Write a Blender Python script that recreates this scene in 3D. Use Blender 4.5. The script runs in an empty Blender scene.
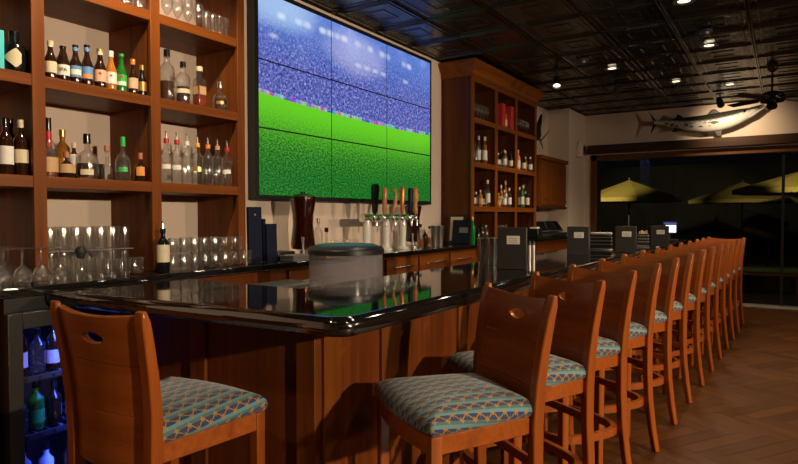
import bpy, bmesh, math, random
from mathutils import Vector, Matrix
random.seed(7)
PI = math.pi
sc = bpy.context.scene
COL = sc.collection

# ------------------------------------------------------------------ camera
F, CX, CY, H = 600.0, 399.0, 232.0, 1.4
YAW, PIT = math.radians(32.7), math.atan(16.5/600)
cam_d = bpy.data.cameras.new('camera'); cam = bpy.data.objects.new('camera', cam_d); COL.objects.link(cam)
cam.location = (0, 0, H); cam.rotation_euler = (PI/2 - PIT, 0, YAW)
cam_d.sensor_width = 36.0; cam_d.lens = 36.0*F/798.0; cam_d.clip_start = 0.05; cam_d.clip_end = 200
sc.camera = cam
FW = (-math.sin(YAW)*math.cos(PIT), math.cos(YAW)*math.cos(PIT), -math.sin(PIT))
RT = (math.cos(YAW), math.sin(YAW), 0)
UP = (RT[1]*FW[2]-RT[2]*FW[1], RT[2]*FW[0]-RT[0]*FW[2], RT[0]*FW[1]-RT[1]*FW[0])
def at(x, y, ax, v):
    """survey: where the sight line through photo point (x, y) meets the plane ax = v"""
    a, b = (x-CX)/F, (CY-y)/F
    d = [FW[i]+a*RT[i]+b*UP[i] for i in range(3)]
    i = 'xyz'.index(ax); o = (0, 0, H); t = (v-o[i])/d[i]
    return Vector([o[k]+t*d[k] for k in range(3)])

# ------------------------------------------------------------------ node helper
class S:
    def __init__(s, nt, sock): s.nt, s.k = nt, sock
    def _m(s, op, *o):
        n = s.nt.nodes.new('ShaderNodeMath'); n.operation = op
        for i, v in enumerate((s,)+o):
            if isinstance(v, S): s.nt.links.new(v.k, n.inputs[i])
            else: n.inputs[i].default_value = v
        return S(s.nt, n.outputs[0])
    def __add__(s, o): return s._m('ADD', o)
    def __sub__(s, o): return s._m('SUBTRACT', o)
    def __mul__(s, o): return s._m('MULTIPLY', o)
    def lt(s, o): return s._m('LESS_THAN', o)
    def gt(s, o): return s._m('GREATER_THAN', o)
    def mod(s, o): return s._m('FLOORED_MODULO', o)
    def fl(s): return s._m('FLOOR')
    def fr(s): return s._m('FRACT')
    def ab(s): return s._m('ABSOLUTE')
    def sin(s): return s._m('SINE')
    def pw(s, o): return s._m('POWER', o)
    def mx(s, o): return s._m('MAXIMUM', o)
    def mn(s, o): return s._m('MINIMUM', o)
    def inv(s): return (s*-1.0)+1.0
    def sm(s, a, b):
        n = s.nt.nodes.new('ShaderNodeMapRange'); n.interpolation_type = 'SMOOTHSTEP'
        s.nt.links.new(s.k, n.inputs[0]); n.inputs[1].default_value = a; n.inputs[2].default_value = b
        return S(s.nt, n.outputs[0])
def new_mat(name):
    m = bpy.data.materials.new(name); m.use_nodes = True
    nt = m.node_tree; b = nt.nodes['Principled BSDF']
    return m, nt, b
def xyz(nt, kind='Object', rot=0.0):
    t = nt.nodes.new('ShaderNodeTexCoord'); out = t.outputs[kind]
    if rot:
        mp = nt.nodes.new('ShaderNodeMapping'); mp.inputs['Rotation'].default_value = (0, 0, rot)
        nt.links.new(out, mp.inputs[0]); out = mp.outputs[0]
    s = nt.nodes.new('ShaderNodeSeparateXYZ'); nt.links.new(out, s.inputs[0])
    return [S(nt, s.outputs[i]) for i in range(3)]
def vec(nt, x, y, z=0.0):
    c = nt.nodes.new('ShaderNodeCombineXYZ')
    for i, v in enumerate((x, y, z)):
        if isinstance(v, S): nt.links.new(v.k, c.inputs[i])
        else: c.inputs[i].default_value = v
    return c.outputs[0]
def noise(nt, v, scale, detail=3.0, rough=0.55, dist=0.0):
    n = nt.nodes.new('ShaderNodeTexNoise'); nt.links.new(v, n.inputs['Vector'])
    n.inputs['Scale'].default_value = scale; n.inputs['Detail'].default_value = detail
    n.inputs['Roughness'].default_value = rough; n.inputs['Distortion'].default_value = dist
    return S(nt, n.outputs[0])
def rnd(nt, v):
    n = nt.nodes.new('ShaderNodeTexWhiteNoise'); n.noise_dimensions = '3D'; nt.links.new(v, n.inputs['Vector'])
    return S(nt, n.outputs['Value']), n.outputs['Color']
def mix(nt, f, a, b):
    n = nt.nodes.new('ShaderNodeMix'); n.data_type = 'RGBA'
    if isinstance(f, S): nt.links.new(f.k, n.inputs[0])
    else: n.inputs[0].default_value = f
    for i, v in ((6, a), (7, b)):
        if isinstance(v, tuple): n.inputs[i].default_value = (*v[:3], 1)
        else: nt.links.new(v, n.inputs[i])
    return n.outputs[2]
def ramp(nt, f, *stops):
    n = nt.nodes.new('ShaderNodeValToRGB'); nt.links.new(f.k, n.inputs[0])
    e = n.color_ramp.elements
    while len(e) < len(stops): e.new(0.5)
    for q, (p, c) in zip(e, stops): q.position = p; q.color = (*c, 1)
    return n.outputs[0]
def bump(nt, b, h, strength, dist=0.01):
    n = nt.nodes.new('ShaderNodeBump'); n.inputs['Strength'].default_value = strength; n.inputs['Distance'].default_value = dist
    nt.links.new(h.k, n.inputs['Height']); nt.links.new(n.outputs[0], b.inputs['Normal'])
def lin(r, g, b):
    return tuple(((c/255)/12.92 if c/255 <= .04045 else ((c/255+.055)/1.055)**2.4) for c in (r, g, b))

MATS = {}
def plain(name, col, rough=0.5, metal=0.0, coat=0.0, spec=None):
    if name in MATS: return MATS[name]
    m, nt, b = new_mat(name)
    x, y, z = xyz(nt)
    n = noise(nt, vec(nt, x, y, z), 40, 2)
    b.inputs['Base Color'].default_value = (*col, 1)
    nt.links.new(mix(nt, n, tuple(c*0.9 for c in col), tuple(min(1, c*1.1) for c in col)), b.inputs['Base Color'])
    b.inputs['Roughness'].default_value = rough; b.inputs['Metallic'].default_value = metal
    b.inputs['Coat Weight'].default_value = coat; b.inputs['Coat Roughness'].default_value = 0.08
    if spec is not None: b.inputs['Specular IOR Level'].default_value = spec
    MATS[name] = m; return m
def wood(name, dark, light, axis='z', rough=0.48, coat=0.04, scale=1.0):
    m, nt, b = new_mat(name)
    c = xyz(nt); k = {'x': (1.2, 26, 26), 'y': (26, 1.2, 26), 'z': (26, 26, 1.2)}[axis]
    v = vec(nt, *[c[i]*(k[i]*scale) for i in range(3)])
    n1 = noise(nt, v, 1.0, 5, 0.6, 0.6); n2 = noise(nt, v, 0.22, 2, 0.5, 1.2)
    nt.links.new(ramp(nt, (n1*0.55)+(n2*0.45), (0.3, dark), (0.72, light)), b.inputs['Base Color'])
    b.inputs['Roughness'].default_value = rough; b.inputs['Coat Weight'].default_value = coat
    b.inputs['Coat Roughness'].default_value = 0.18; b.inputs['Specular IOR Level'].default_value = 0.18
    bump(nt, b, n1, 0.08, 0.004)
    MATS[name] = m; return m
wood_v = wood('cherry_wood', (0.090, 0.0215, 0.0030), (0.245, 0.070, 0.0085), 'z')
wood_h = wood('cherry_wood_lengthwise', (0.090, 0.0215, 0.0030), (0.245, 0.070, 0.0085), 'y')
wood_x = wood('cherry_wood_crosswise', (0.090, 0.0215, 0.0030), (0.245, 0.070, 0.0085), 'x')
bar_wood = wood('bar_front_wood', (0.085, 0.0185, 0.0035), (0.20, 0.050, 0.0085), 'z', 0.45, 0.15)
dark_wood = wood('dark_beam_wood', (0.030, 0.014, 0.008), (0.075, 0.036, 0.02), 'x', 0.5, 0.1)
frame_wood = wood('door_frame_wood', (0.09, 0.036, 0.014), (0.17, 0.07, 0.026), 'z', 0.5, 0.1)
brass_wood = wood('tap_wood', (0.30, 0.10, 0.03), (0.62, 0.27, 0.10), 'z', 0.35, 0.3)

def glass_mat(name, tint, refl=0.08, rough=0.02, edge=0.55, density=0.0, rim=0.0):
    """thin clear glass: mostly lets through, mirrors more towards its edges"""
    m, nt, b = new_mat(name); out = nt.nodes['Material Output']; nt.nodes.remove(b)
    tr = nt.nodes.new('ShaderNodeBsdfTransparent')
    gl = nt.nodes.new('ShaderNodeBsdfGlossy'); gl.inputs['Roughness'].default_value = rough; gl.inputs[0].default_value = (0.9, 0.9, 0.9, 1)
    lw = nt.nodes.new('ShaderNodeLayerWeight'); lw.inputs['Blend'].default_value = 0.35
    nt.links.new(mix(nt, S(nt, lw.outputs['Facing']).pw(3.0)*rim, tint, (0.12, 0.11, 0.10)), tr.inputs[0])
    f = (S(nt, lw.outputs['Facing']).pw(2.0)*edge)+refl
    if density:
        df = nt.nodes.new('ShaderNodeBsdfDiffuse'); df.inputs[0].default_value = (0.42, 0.40, 0.44, 1) if density > .1 else (0.9, 0.9, 0.88, 1)
        m2 = nt.nodes.new('ShaderNodeMixShader'); m2.inputs[0].default_value = density
        nt.links.new(tr.outputs[0], m2.inputs[1]); nt.links.new(df.outputs[0], m2.inputs[2]); tr = m2
    mx = nt.nodes.new('ShaderNodeMixShader'); nt.links.new(f.k, mx.inputs[0])
    nt.links.new(tr.outputs[0], mx.inputs[1]); nt.links.new(gl.outputs[0], mx.inputs[2])
    nt.links.new(mx.outputs[0], out.inputs[0]); MATS[name] = m; return m
clear_glass = glass_mat('clear_glass', (0.955, 0.955, 0.945), 0.13, 0.07, 0.85, density=0.02, rim=0.55)
bottle_glass = glass_mat('clear_bottle_glass', (0.94, 0.94, 0.93), 0.13, 0.06, 0.8, density=0.02, rim=0.55)
pane_glass = glass_mat('window_glass', (0.88, 0.88, 0.88), 0.008, 0.0, 0.10)
acrylic = glass_mat('smoky_acrylic', (0.80, 0.78, 0.82), 0.08, 0.10, 0.30, density=0.36)
amber_glass = glass_mat('amber_tower_glass', (0.5, 0.3, 0.2), 0.08, 0.03, 0.5)
black_gloss = plain('black_gloss', (0.006, 0.006, 0.007), 0.15)
brown_bottle = plain('brown_bottle_glass', (0.022, 0.008, 0.003), 0.08, coat=0.6)
amber_bottle = plain('amber_beer_glass', (0.42, 0.15, 0.02), 0.1, coat=0.6)
green_bottle = plain('green_bottle_glass', (0.012, 0.16, 0.02), 0.08, coat=0.6)
dark_liquid = plain('dark_liquor', (0.05, 0.014, 0.005), 0.1, coat=0.5)
amber_liquid = plain('amber_liquor', (0.28, 0.07, 0.012), 0.1, coat=0.5)
red_liquid = plain('red_liquor', (0.32, 0.035, 0.015), 0.1, coat=0.5)
tea_liquid = plain('brown_drink', (0.075, 0.02, 0.007), 0.12, coat=0.6)
cream = plain('cream_paper', (0.66, 0.56, 0.38), 0.6)
white = plain('white_paper', (0.75, 0.72, 0.66), 0.6)
tan_paper = plain('tan_paper', (0.52, 0.33, 0.16), 0.6)
blue_paper = plain('blue_paper', (0.12, 0.25, 0.5), 0.6)
orange_paper = plain('orange_paper', (0.75, 0.3, 0.05), 0.6)
pink_paper = plain('pale_orange_paper', (0.75, 0.42, 0.26), 0.6)
red_plastic = plain('red_plastic', (0.45, 0.015, 0.02), 0.4)
gold = plain('gold_foil', (0.75, 0.47, 0.14), 0.3, 0.8)
yellow_plastic = plain('yellow_plastic', (0.70, 0.42, 0.03), 0.4)
orange_plastic = plain('orange_plastic', (0.75, 0.25, 0.03), 0.4)
green_plastic = plain('green_plastic', (0.03, 0.4, 0.06), 0.4)
cyan_card = plain('turquoise_card', (0.05, 0.55, 0.58), 0.5)
cork = plain('cork', (0.45, 0.17, 0.08), 0.7)
chrome = plain('chrome', (0.82, 0.80, 0.76), 0.22, 1.0)
steel = plain('brushed_steel', (0.60, 0.58, 0.54), 0.34, 1.0)
navy = plain('navy_leatherette', (0.004, 0.007, 0.024), 0.5, spec=0.25)
charcoal = plain('charcoal_leatherette', (0.020, 0.019, 0.018), 0.45)
black_plastic = plain('black_plastic', (0.010, 0.010, 0.011), 0.35)
black_rubber = plain('black_rubber', (0.012, 0.012, 0.012), 0.6)
grey_metal = plain('grey_painted_metal', (0.07, 0.07, 0.075), 0.4, 0.4)
red_book = plain('red_cloth', (0.5, 0.025, 0.03), 0.5)
granite, nt, b = new_mat('black_granite')
x, y, z = xyz(nt); n = noise(nt, vec(nt, x, y, z), 160, 2)
nt.links.new(ramp(nt, n, (0.45, (0.004, 0.004, 0.004)), (0.75, (0.016, 0.014, 0.012))), b.inputs['Base Color'])
b.inputs['Roughness'].default_value = 0.045; b.inputs['IOR'].default_value = 2.5

# wall paint
def paint(name, col):
    m, nt, b = new_mat(name); x, y, z = xyz(nt)
    n = noise(nt, vec(nt, x, y, z), 5, 4); n2 = noise(nt, vec(nt, x, y, z), 160, 2)
    nt.links.new(mix(nt, n, tuple(c*.93 for c in col), col), b.inputs['Base Color'])
    b.inputs['Roughness'].default_value = 0.75; bump(nt, b, n2, 0.15, 0.002); return m
wall_paint = paint('beige_wall_paint', (0.74, 0.59, 0.48))

# pressed tin ceiling
tin, nt, b = new_mat('black_pressed_tin')
x, y, z = xyz(nt)
T = 0.61
def grid_d(c, p): return ((c*(1.0/p)).fr()-0.5).ab()          # 0.5 on the seam
ex, ey = grid_d(x, T), grid_d(y, T)
edge = ex.mx(ey)
bead = (edge.sm(0.455, 0.475))*(edge.sm(0.495, 0.48))
rim = edge.sm(0.36, 0.38)*edge.sm(0.43, 0.41)
ex2, ey2 = grid_d(x, T/3), grid_d(y, T/3)
sub = ex2.mx(ey2).sm(0.40, 0.46)
hgt = (bead*1.0)+(rim*0.6)+(sub*0.35)
nt.links.new(mix(nt, noise(nt, vec(nt, x, y, z), 3, 3), (0.020, 0.017, 0.013), (0.034, 0.029, 0.022)), b.inputs['Base Color'])
b.inputs['Metallic'].default_value = 0.5; b.inputs['Roughness'].default_value = 0.26
b.inputs['Specular IOR Level'].default_value = 0.8
bump(nt, b, sub, 0.35, 0.006)

# herringbone floor
floor_m, nt, b = new_mat('herringbone_floor')
x, y, z = xyz(nt, rot=math.radians(32))
Wd, NL = 0.11, 5.0
u, v = x*(1/Wd), y*(1/Wd)
i, j = u.fl(), v.fl()
mm = (i-j).mod(2*NL); hor = mm.lt(NL-0.5)
along_h = mm+u.fr(); along_v = ((mm*-1.0)+(2*NL-1))+v.fr()
ver = hor.inv()
along = (hor*along_h)+(ver*along_v); across = (hor*v.fr())+(ver*u.fr())
idx = (hor*(i-mm))+(ver*i); idy = (hor*j)+(ver*(j-((mm*-1.0)+(2*NL-1))))
r1, _ = rnd(nt, vec(nt, idx, idy, hor))
gap = (across.mn(across.inv())).mn(along.mn((along*-1.0)+NL))
g = gap.sm(0.0, 0.045)
gv = vec(nt, along*0.4, across*5.0, r1*50.0); gn = noise(nt, gv, 1.6, 4, 0.6, 0.4)
cw = mix(nt, (gn*0.6)+(r1*0.4), (0.036, 0.0125, 0.0032), (0.115, 0.041, 0.010))
nt.links.new(mix(nt, g, (0.010, 0.004, 0.002), cw), b.inputs['Base Color'])
b.inputs['Roughness'].default_value = 0.42; b.inputs['Specular IOR Level'].default_value = 0.25
bump(nt, b, (g*1.0)+(gn*0.15), 0.5, 0.004)

# woven star fabric
fabric, nt, b = new_mat('star_fabric')
x, y, z = xyz(nt, 'UV')
PA, PR = 0.054, 0.050
al, ac = y*(1/PA), (x*(1/PR))+0.25
row = ac.fr(); tt = row*2.0
tri = (al.fr()-0.5).ab()*2.0
zz_ = tri.inv()
band_ = row.lt(0.5)
base = mix(nt, row.gt(0.76), (0.115, 0.285, 0.33), (0.075, 0.155, 0.145))
base = mix(nt, band_, base, (0.018, 0.034, 0.12))
base = mix(nt, band_*(tt.lt(zz_)), base, (0.038, 0.036, 0.085))
line = ((tt-zz_).ab().lt(0.11))*band_
s1x, s1y = ((al+0.5).fr()-0.5).ab()*PA, row.mn(row.inv())*PR
s2x, s2y = (al.fr()-0.5).ab()*PA, (row-0.5).ab()*PR
star = (((s1x*s1y)*260.0)+s1x+s1y).lt(0.0145)
star2 = (((s2x*s2y)*260.0)+s2x+s2y).lt(0.0145)
gm = line.mx(star).mx(star2)
fn = noise(nt, vec(nt, x, y, z), 420, 2)
base = mix(nt, gm*0.9, base, (0.40, 0.22, 0.045))
base = mix(nt, fn*0.35, base, (0.03, 0.05, 0.06))
nt.links.new(base, b.inputs['Base Color']); b.inputs['Roughness'].default_value = 0.85
b.inputs['Sheen Weight'].default_value = 0.25
bump(nt, b, fn, 0.25, 0.002)

def emit(name, col, st):
    m, nt, b = new_mat(name); b.inputs['Base Color'].default_value = (0, 0, 0, 1)
    b.inputs['Emission Color'].default_value = (*col, 1); b.inputs['Emission Strength'].default_value = st; return m
lamp_glow = emit('warm_lamp_glow', (1.0, 0.82, 0.56), 4.5)
blue_glow = emit('blue_strip_light', (0.03, 0.08, 1.0), 9.0)
screen_white = emit('lit_white_screen', (0.75, 0.86, 1.0), 1.6)
screen_blue = emit('lit_blue_screen', (0.12, 0.2, 0.75), 0.45)

# ------------------------------------------------------------------ mesh helpers
def NB(): return bmesh.new()
def obj(name, bm, mat, parent=None, smooth=False, loc=None, bevel=0.0, seg=2, autos=None):
    bmesh.ops.recalc_face_normals(bm, faces=bm.faces)
    me = bpy.data.meshes.new(name); bm.to_mesh(me); bm.free()
    if smooth:
        for p in me.polygons: p.use_smooth = True
    me.materials.append(mat)
    o = bpy.data.objects.new(name, me); COL.objects.link(o)
    if parent: o.parent = parent
    if loc: o.location = loc
    if bevel:
        md = o.modifiers.new('bevel', 'BEVEL'); md.width = bevel; md.segments = seg; md.limit_method = 'ANGLE'; md.angle_limit = math.radians(40)
        for p in me.polygons: p.use_smooth = True
        me.set_sharp_from_angle(angle=math.radians(45))
    elif smooth:
        me.set_sharp_from_angle(angle=math.radians(autos or 40))
    return o
def tag(o, label, cat, group=None, kind=None):
    o['label'] = label; o['category'] = cat
    if group: o['group'] = group
    if kind: o['kind'] = kind
    return o
def thing(name, label, cat, loc=(0, 0, 0), rz=0.0, group=None):
    o = bpy.data.objects.new(name, None); COL.objects.link(o); o.empty_display_size = 0.05
    o.location = loc; o.rotation_euler = (0, 0, rz)
    return tag(o, label, cat, group)
def struct(name, bm, m, **k):
    o = obj(name, bm, m, **k)
    if not o.parent: o['kind'] = 'structure'
    return o
def box(bm, x0, x1, y0, y1, z0, z1, M=None):
    vs = [bm.verts.new((x, y, z)) for x in (x0, x1) for y in (y0, y1) for z in (z0, z1)]
    if M is not None:
        for v in vs: v.co = M @ v.co
    for f in ((0, 1, 3, 2), (4, 6, 7, 5), (0, 4, 5, 1), (2, 3, 7, 6), (0, 2, 6, 4), (1, 5, 7, 3)):
        bm.faces.new([vs[q] for q in f])
    return vs
def lathe(bm, prof, n=20, c=(0, 0, 0), a0=0.0, a1=2*PI, M=None):
    full = abs(a1-a0-2*PI) < 1e-6; rings = []
    cnt = n if full else n+1
    for r, z in prof:
        if r < 1e-6:
            v = bm.verts.new((c[0], c[1], c[2]+z)); rings.append([v]*cnt)
        else:
            rings.append([bm.verts.new((c[0]+r*math.cos(a0+(a1-a0)*k/n), c[1]+r*math.sin(a0+(a1-a0)*k/n), c[2]+z)) for k in range(cnt)])
    for A, B in zip(rings, rings[1:]):
        for k in range(n):
            k2 = (k+1) % n if full else k+1
            vs = []
            for v in (A[k], A[k2], B[k2], B[k]):
                if v not in vs: vs.append(v)
            if len(vs) >= 3:
                try: bm.faces.new(vs)
                except ValueError: pass
    if M is not None:
        for v in {v for R in rings for v in R}: v.co = M @ v.co
def tube(bm, pts, rad, n=10, cap=True):
    pts = [Vector(p) for p in pts]
    rad = rad if isinstance(rad, (list, tuple)) else [rad]*len(pts)
    rings = []
    for k, p in enumerate(pts):
        t = (pts[min(k+1, len(pts)-1)]-pts[max(k-1, 0)]).normalized()
        s = t.cross(Vector((0, 0, 1)) if abs(t.z) < 0.95 else Vector((1, 0, 0))).normalized(); w = t.cross(s)
        rings.append([bm.verts.new(p+(s*math.cos(2*PI*q/n)+w*math.sin(2*PI*q/n))*rad[k]) for q in range(n)])
    for A, B in zip(rings, rings[1:]):
        for q in range(n): bm.faces.new((A[q], A[(q+1) % n], B[(q+1) % n], B[q]))
    if cap: bm.faces.new(rings[0]); bm.faces.new(rings[-1])
def sweep(bm, pts, w, d):
    """rectangular bar swept along points; w across x, d along y (lists or numbers)"""
    R = []
    for k, p in enumerate(pts):
        ww = w[k] if isinstance(w, (list, tuple)) else w; dd = d[k] if isinstance(d, (list, tuple)) else d
        R.append([bm.verts.new((p[0]+a*ww/2, p[1]+b*dd/2, p[2])) for a, b in ((-1, -1), (1, -1), (1, 1), (-1, 1))])
    for A, B in zip(R, R[1:]):
        for q in range(4): bm.faces.new((A[q], A[(q+1) % 4], B[(q+1) % 4], B[q]))
    bm.faces.new(R[0]); bm.faces.new(R[-1])
def prism(bm, poly, z0, z1):
    A = [bm.verts.new((p[0], p[1], z0)) for p in poly]; B = [bm.verts.new((p[0], p[1], z1)) for p in poly]
    n = len(poly)
    for k in range(n): bm.faces.new((A[k], A[(k+1) % n], B[(k+1) % n], B[k]))
    bm.faces.new(A); bm.faces.new(B)
def copy_tree(o, loc, rz=None, label=None, group=None):
    r = o.copy(); COL.objects.link(r); r.location = loc
    if rz is not None: r.rotation_euler = (0, 0, rz)
    if label: r['label'] = label
    if group: r['group'] = group
    for ch in list(o.children):
        c = ch.copy(); COL.objects.link(c); c.parent = r
        for gch in list(ch.children):
            d = gch.copy(); COL.objects.link(d); d.parent = c
    return r
def text(name, s, size, mat, parent, loc, rot):
    cu = bpy.data.curves.new(name, 'FONT'); cu.body = s; cu.size = size; cu.extrude = 0.0004; cu.align_x = 'CENTER'; cu.align_y = 'CENTER'
    cu.materials.append(mat); o = bpy.data.objects.new(name, cu); COL.objects.link(o); o.parent = parent
    bpy.context.view_layer.update(); dg = bpy.context.evaluated_depsgraph_get(); me = bpy.data.meshes.new_from_object(o.evaluated_get(dg))
    bpy.data.objects.remove(o); o = bpy.data.objects.new(name, me); COL.objects.link(o); o.parent = parent
    o.location = loc; o.rotation_euler = rot; return o

ORD = ['leftmost', 'second from left', 'third from left', 'fourth from left', 'fifth from left', 'sixth from left', 'seventh from left',
       'eighth from left', 'ninth from left', 'tenth from left', 'eleventh from left', 'twelfth from left', 'thirteenth from left']
NUM = ['nearest', 'second', 'third', 'fourth', 'fifth', 'sixth', 'seventh', 'eighth', 'ninth', 'tenth', 'eleventh', 'twelfth', 'farthest']

# ------------------------------------------------------------------ the room
CEIL, XW, YF = 3.15, -3.34, 10.7
XR, YB = 4.2, -3.2
bm = NB(); box(bm, XW-0.15, XR+0.15, YB-0.15, YF+0.15, -0.1, 0.0); struct('floor', bm, floor_m)
bm = NB(); box(bm, XW-0.15, XR+0.15, YB-0.15, YF+0.15, CEIL+0.03, CEIL+0.1)
nx, ny = 13, 23
for ix in range(nx):
    for iy in range(ny):
        cx_, cy_ = XW+T*(ix+.5), YB+T*(iy+.5); prev = None       # pressed tile: concentric square beads
        for r_, z_ in ((.305, .012), (.301, .004), (.294, .0), (.287, .004), (.283, .012), (.250, .014), (.245, .008), (.235, .008), (.230, .014), (.120, .017), (.115, .011), (.103, .011), (.098, .017)):
            ring = [bm.verts.new((cx_+a_*r_, cy_+b_*r_, CEIL+z_)) for a_, b_ in ((-1, -1), (1, -1), (1, 1), (-1, 1))]
            if prev:
                for q in range(4): bm.faces.new((prev[q], prev[(q+1) % 4], ring[(q+1) % 4], ring[q]))
            prev = ring
        bm.faces.new(prev)
struct('ceiling', bm, tin)
bm = NB(); box(bm, XW-0.15, XW, YB-0.15, YF+0.15, 0, CEIL); struct('wall_left', bm, wall_paint)
bm = NB(); box(bm, XR, XR+0.15, YB-0.15, YF+0.15, 0, CEIL); struct('wall_right', bm, wall_paint)
bm = NB(); box(bm, XW, XR, YB-0.15, YB, 0, CEIL); struct('wall_back', bm, wall_paint)
YJ, XJ = 9.78, -2.98
bm = NB(); box(bm, XW, XJ, YJ, YF, 0, CEIL); struct('wall_jog', bm, wall_paint)
WX0, WX1, WZ = -2.86, 3.6, 2.45
bm = NB(); box(bm, XJ, WX0, YF, YF+0.15, 0, CEIL); box(bm, WX0, WX1, YF, YF+0.15, WZ, CEIL); box(bm, WX1, XR, YF, YF+0.15, 0, CEIL)
struct('wall_far', bm, wall_paint)
# folding glass doors in the far wall
bm = NB(); box(bm, WX0, WX0+0.10, YF-0.03, YF+0.12, 0, WZ); box(bm, WX0, WX1, YF-0.03, YF+0.12, WZ-0.10, WZ); box(bm, WX1-0.1, WX1, YF-0.03, YF+0.12, 0, WZ)
win = struct('window_1', bm, frame_wood, bevel=0.008)
bm = NB()
for xx in (WX0+0.13, -0.02, 1.8, WX1-0.15): box(bm, xx-0.02, xx+0.02, YF+0.03, YF+0.07, 0.03, WZ-0.1)
obj('window_mullion', bm, black_plastic, win)
bm = NB(); box(bm, WX0+0.1, WX1-0.1, YF+0.048, YF+0.054, 0.03, WZ-0.1); obj('window_pane', bm, pane_glass, win)
bm = NB(); box(bm, WX0+0.02, WX1, YF-0.05, YF+0.12, 0, 0.03); obj('window_sill', bm, plain('aluminium_track', (0.62, 0.55, 0.46), 0.4, 0.6), win)
bm = NB(); box(bm, -2.9, XR, YF-0.14, YF, 2.465, 2.61); tm = struct('trim_1', bm, dark_wood, bevel=0.012)

# ------------------------------------------------------------------ left shelving unit
UX0, UX1 = XW+0.002, -2.93
POSTY = (0.80, 1.46, 2.08, 2.70); SH = (1.585, 2.055, 2.52)
CZ = 1.09                                            # back counter top
un = thing('shelving_unit', 'tall open cherry wood back bar shelving left of the video wall', 'shelf', (UX1, 1.75, CZ))
def lo(bm):                                          # world -> unit local
    for v in bm.verts: v.co -= Vector((UX1, 1.75, CZ))
    return bm
for yy in POSTY:
    bm = NB(); box(bm, UX0, UX1-0.012, yy-0.02, yy+0.02, CZ+.001, CEIL-0.005); obj('upright_panel', lo(bm), wood_v, un)
    bm = NB(); box(bm, UX1-0.025, UX1, yy-0.03, yy+0.03, CZ+.001, CEIL-0.005); obj('face_stile', lo(bm), wood_v, un, bevel=0.003)
for zz in SH + (3.0,):
    for a_, b_ in zip(POSTY, POSTY[1:]):
        bm = NB(); box(bm, UX0, UX1-0.004, a_+0.02, b_-0.02, zz-0.055, zz); obj('shelf_board', lo(bm), wood_h, un, bevel=0.003)

# ------------------------------------------------------------------ back counter
bcX = -2.75
bt = thing('back_counter', 'long black stone topped back bar counter with cherry drawers', 'counter', (bcX, 4.0, 0))
def lo2(bm):
    for v in bm.verts: v.co -= Vector((bcX, 4.0, 0))
    return bm
bm = NB(); box(bm, XW+0.002, bcX, -0.9, 9.4, CZ-0.04, CZ); obj('countertop', lo2(bm), granite, bt, bevel=0.006)
bm = NB(); box(bm, XW+0.002, bcX-0.06, -0.9, 1.20, 0.0, CZ-0.04); box(bm, XW+0.002, bcX-0.06, 1.80, 9.4, 0, CZ-0.04); obj('cabinet_body', lo2(bm), bar_wood, bt)
def front(y0, y1, z0, z1, nm, hn):
    bm = NB(); box(bm, bcX-0.06, bcX-0.035, y0, y1, z0, z1)
    d = obj(nm, lo2(bm), wood_h, bt, bevel=0.004)
    bm = NB(); cy, ww = (y0+y1)/2, (y1-y0)*0.30
    zc = (z0+z1)/2 if nm == 'drawer' else z1-0.06
    box(bm, bcX-0.035, bcX-0.012, cy-ww, cy+ww, zc-0.007, zc+0.007)
    obj('drawer_handle' if nm == 'drawer' else 'door_handle', lo2(bm), chrome, d, bevel=0.003)
yy = 3.02
front(-0.6, 0.3, 0.1, 1.02, 'cabinet_door', 'handle'); front(0.33, 1.17, 0.1, 1.02, 'cabinet_door', 'handle')
for y0, y1 in ((2.98, 3.56), (4.15, 4.66), (4.70, 5.25), (5.30, 5.85)):
    front(y0, y1, 0.88, 1.03, 'drawer', 'handle'); front(y0, y1, 0.12, 0.86, 'cabinet_door', 'handle')
# steel glass washer under the counter, beside the drawers
gw = thing('glass_washer', 'low stainless steel undercounter unit behind the bar left of the drawers', 'appliance', (-2.6, 2.5, 0))
bm = NB(); box(bm, -0.12, 0.12, -0.32, 0.4, 0.0, 0.985); obj('body', bm, steel, gw, bevel=0.01)
bm = NB(); box(bm, 0.12, 0.135, -0.28, 0.36, 0.62, 0.93); obj('door', bm, steel, gw, bevel=0.004)
bm = NB(); box(bm, 0.135, 0.16, -0.2, 0.28, 0.88, 0.9); obj('handle', bm, chrome, gw, bevel=0.004)

# wine fridge with blue light
fr = thing('wine_fridge', 'black undercounter drinks fridge glowing blue behind the front left stool', 'fridge', (-2.76, 1.5, 0))
bm = NB()
box(bm, -0.55, 0, -0.285, -0.26, 0.02, 0.985); box(bm, -0.55, 0, 0.26, 0.285, 0.02, 0.985); box(bm, -0.55, 0, -0.26, 0.26, 0.02, 0.12)
box(bm, -0.55, 0, -0.26, 0.26, 0.955, 0.985); box(bm, -0.55, -0.53, -0.26, 0.26, 0.12, 0.955)
obj('cabinet', bm, black_plastic, fr)
bm = NB()
box(bm, 0.003, 0.04, -0.285, -0.225, 0.10, 0.985); box(bm, 0.003, 0.04, 0.225, 0.285, 0.10, 0.985); box(bm, 0.003, 0.04, -0.225, 0.225, 0.10, 0.17); box(bm, 0.003, 0.04, -0.225, 0.225, 0.915, 0.985)
dr = obj('door', bm, plain('fridge_frame', (0.022, 0.020, 0.019), 0.4), fr, bevel=0.003)
bm = NB(); box(bm, 0.015, 0.02, -0.225, 0.225, 0.17, 0.93); obj('glass_pane', bm, pane_glass, dr)
for zz in (0.42, 0.68):
    bm = NB()
    for k in range(9): box(bm, -0.5, -0.03, -0.25+k*0.06, -0.24+k*0.06, zz-0.01, zz)
    box(bm, -0.04, -0.03, -0.26, 0.26, zz-0.015, zz+0.01); obj('wire_shelf', bm, grey_metal, fr)
bm = NB(); box(bm, -0.55, 0.01, -0.285, 0.285, 0.988, 1.047); obj('added_gap_filler', bm, black_plastic, fr)  # added filler closing the gap where blue light showed
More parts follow.
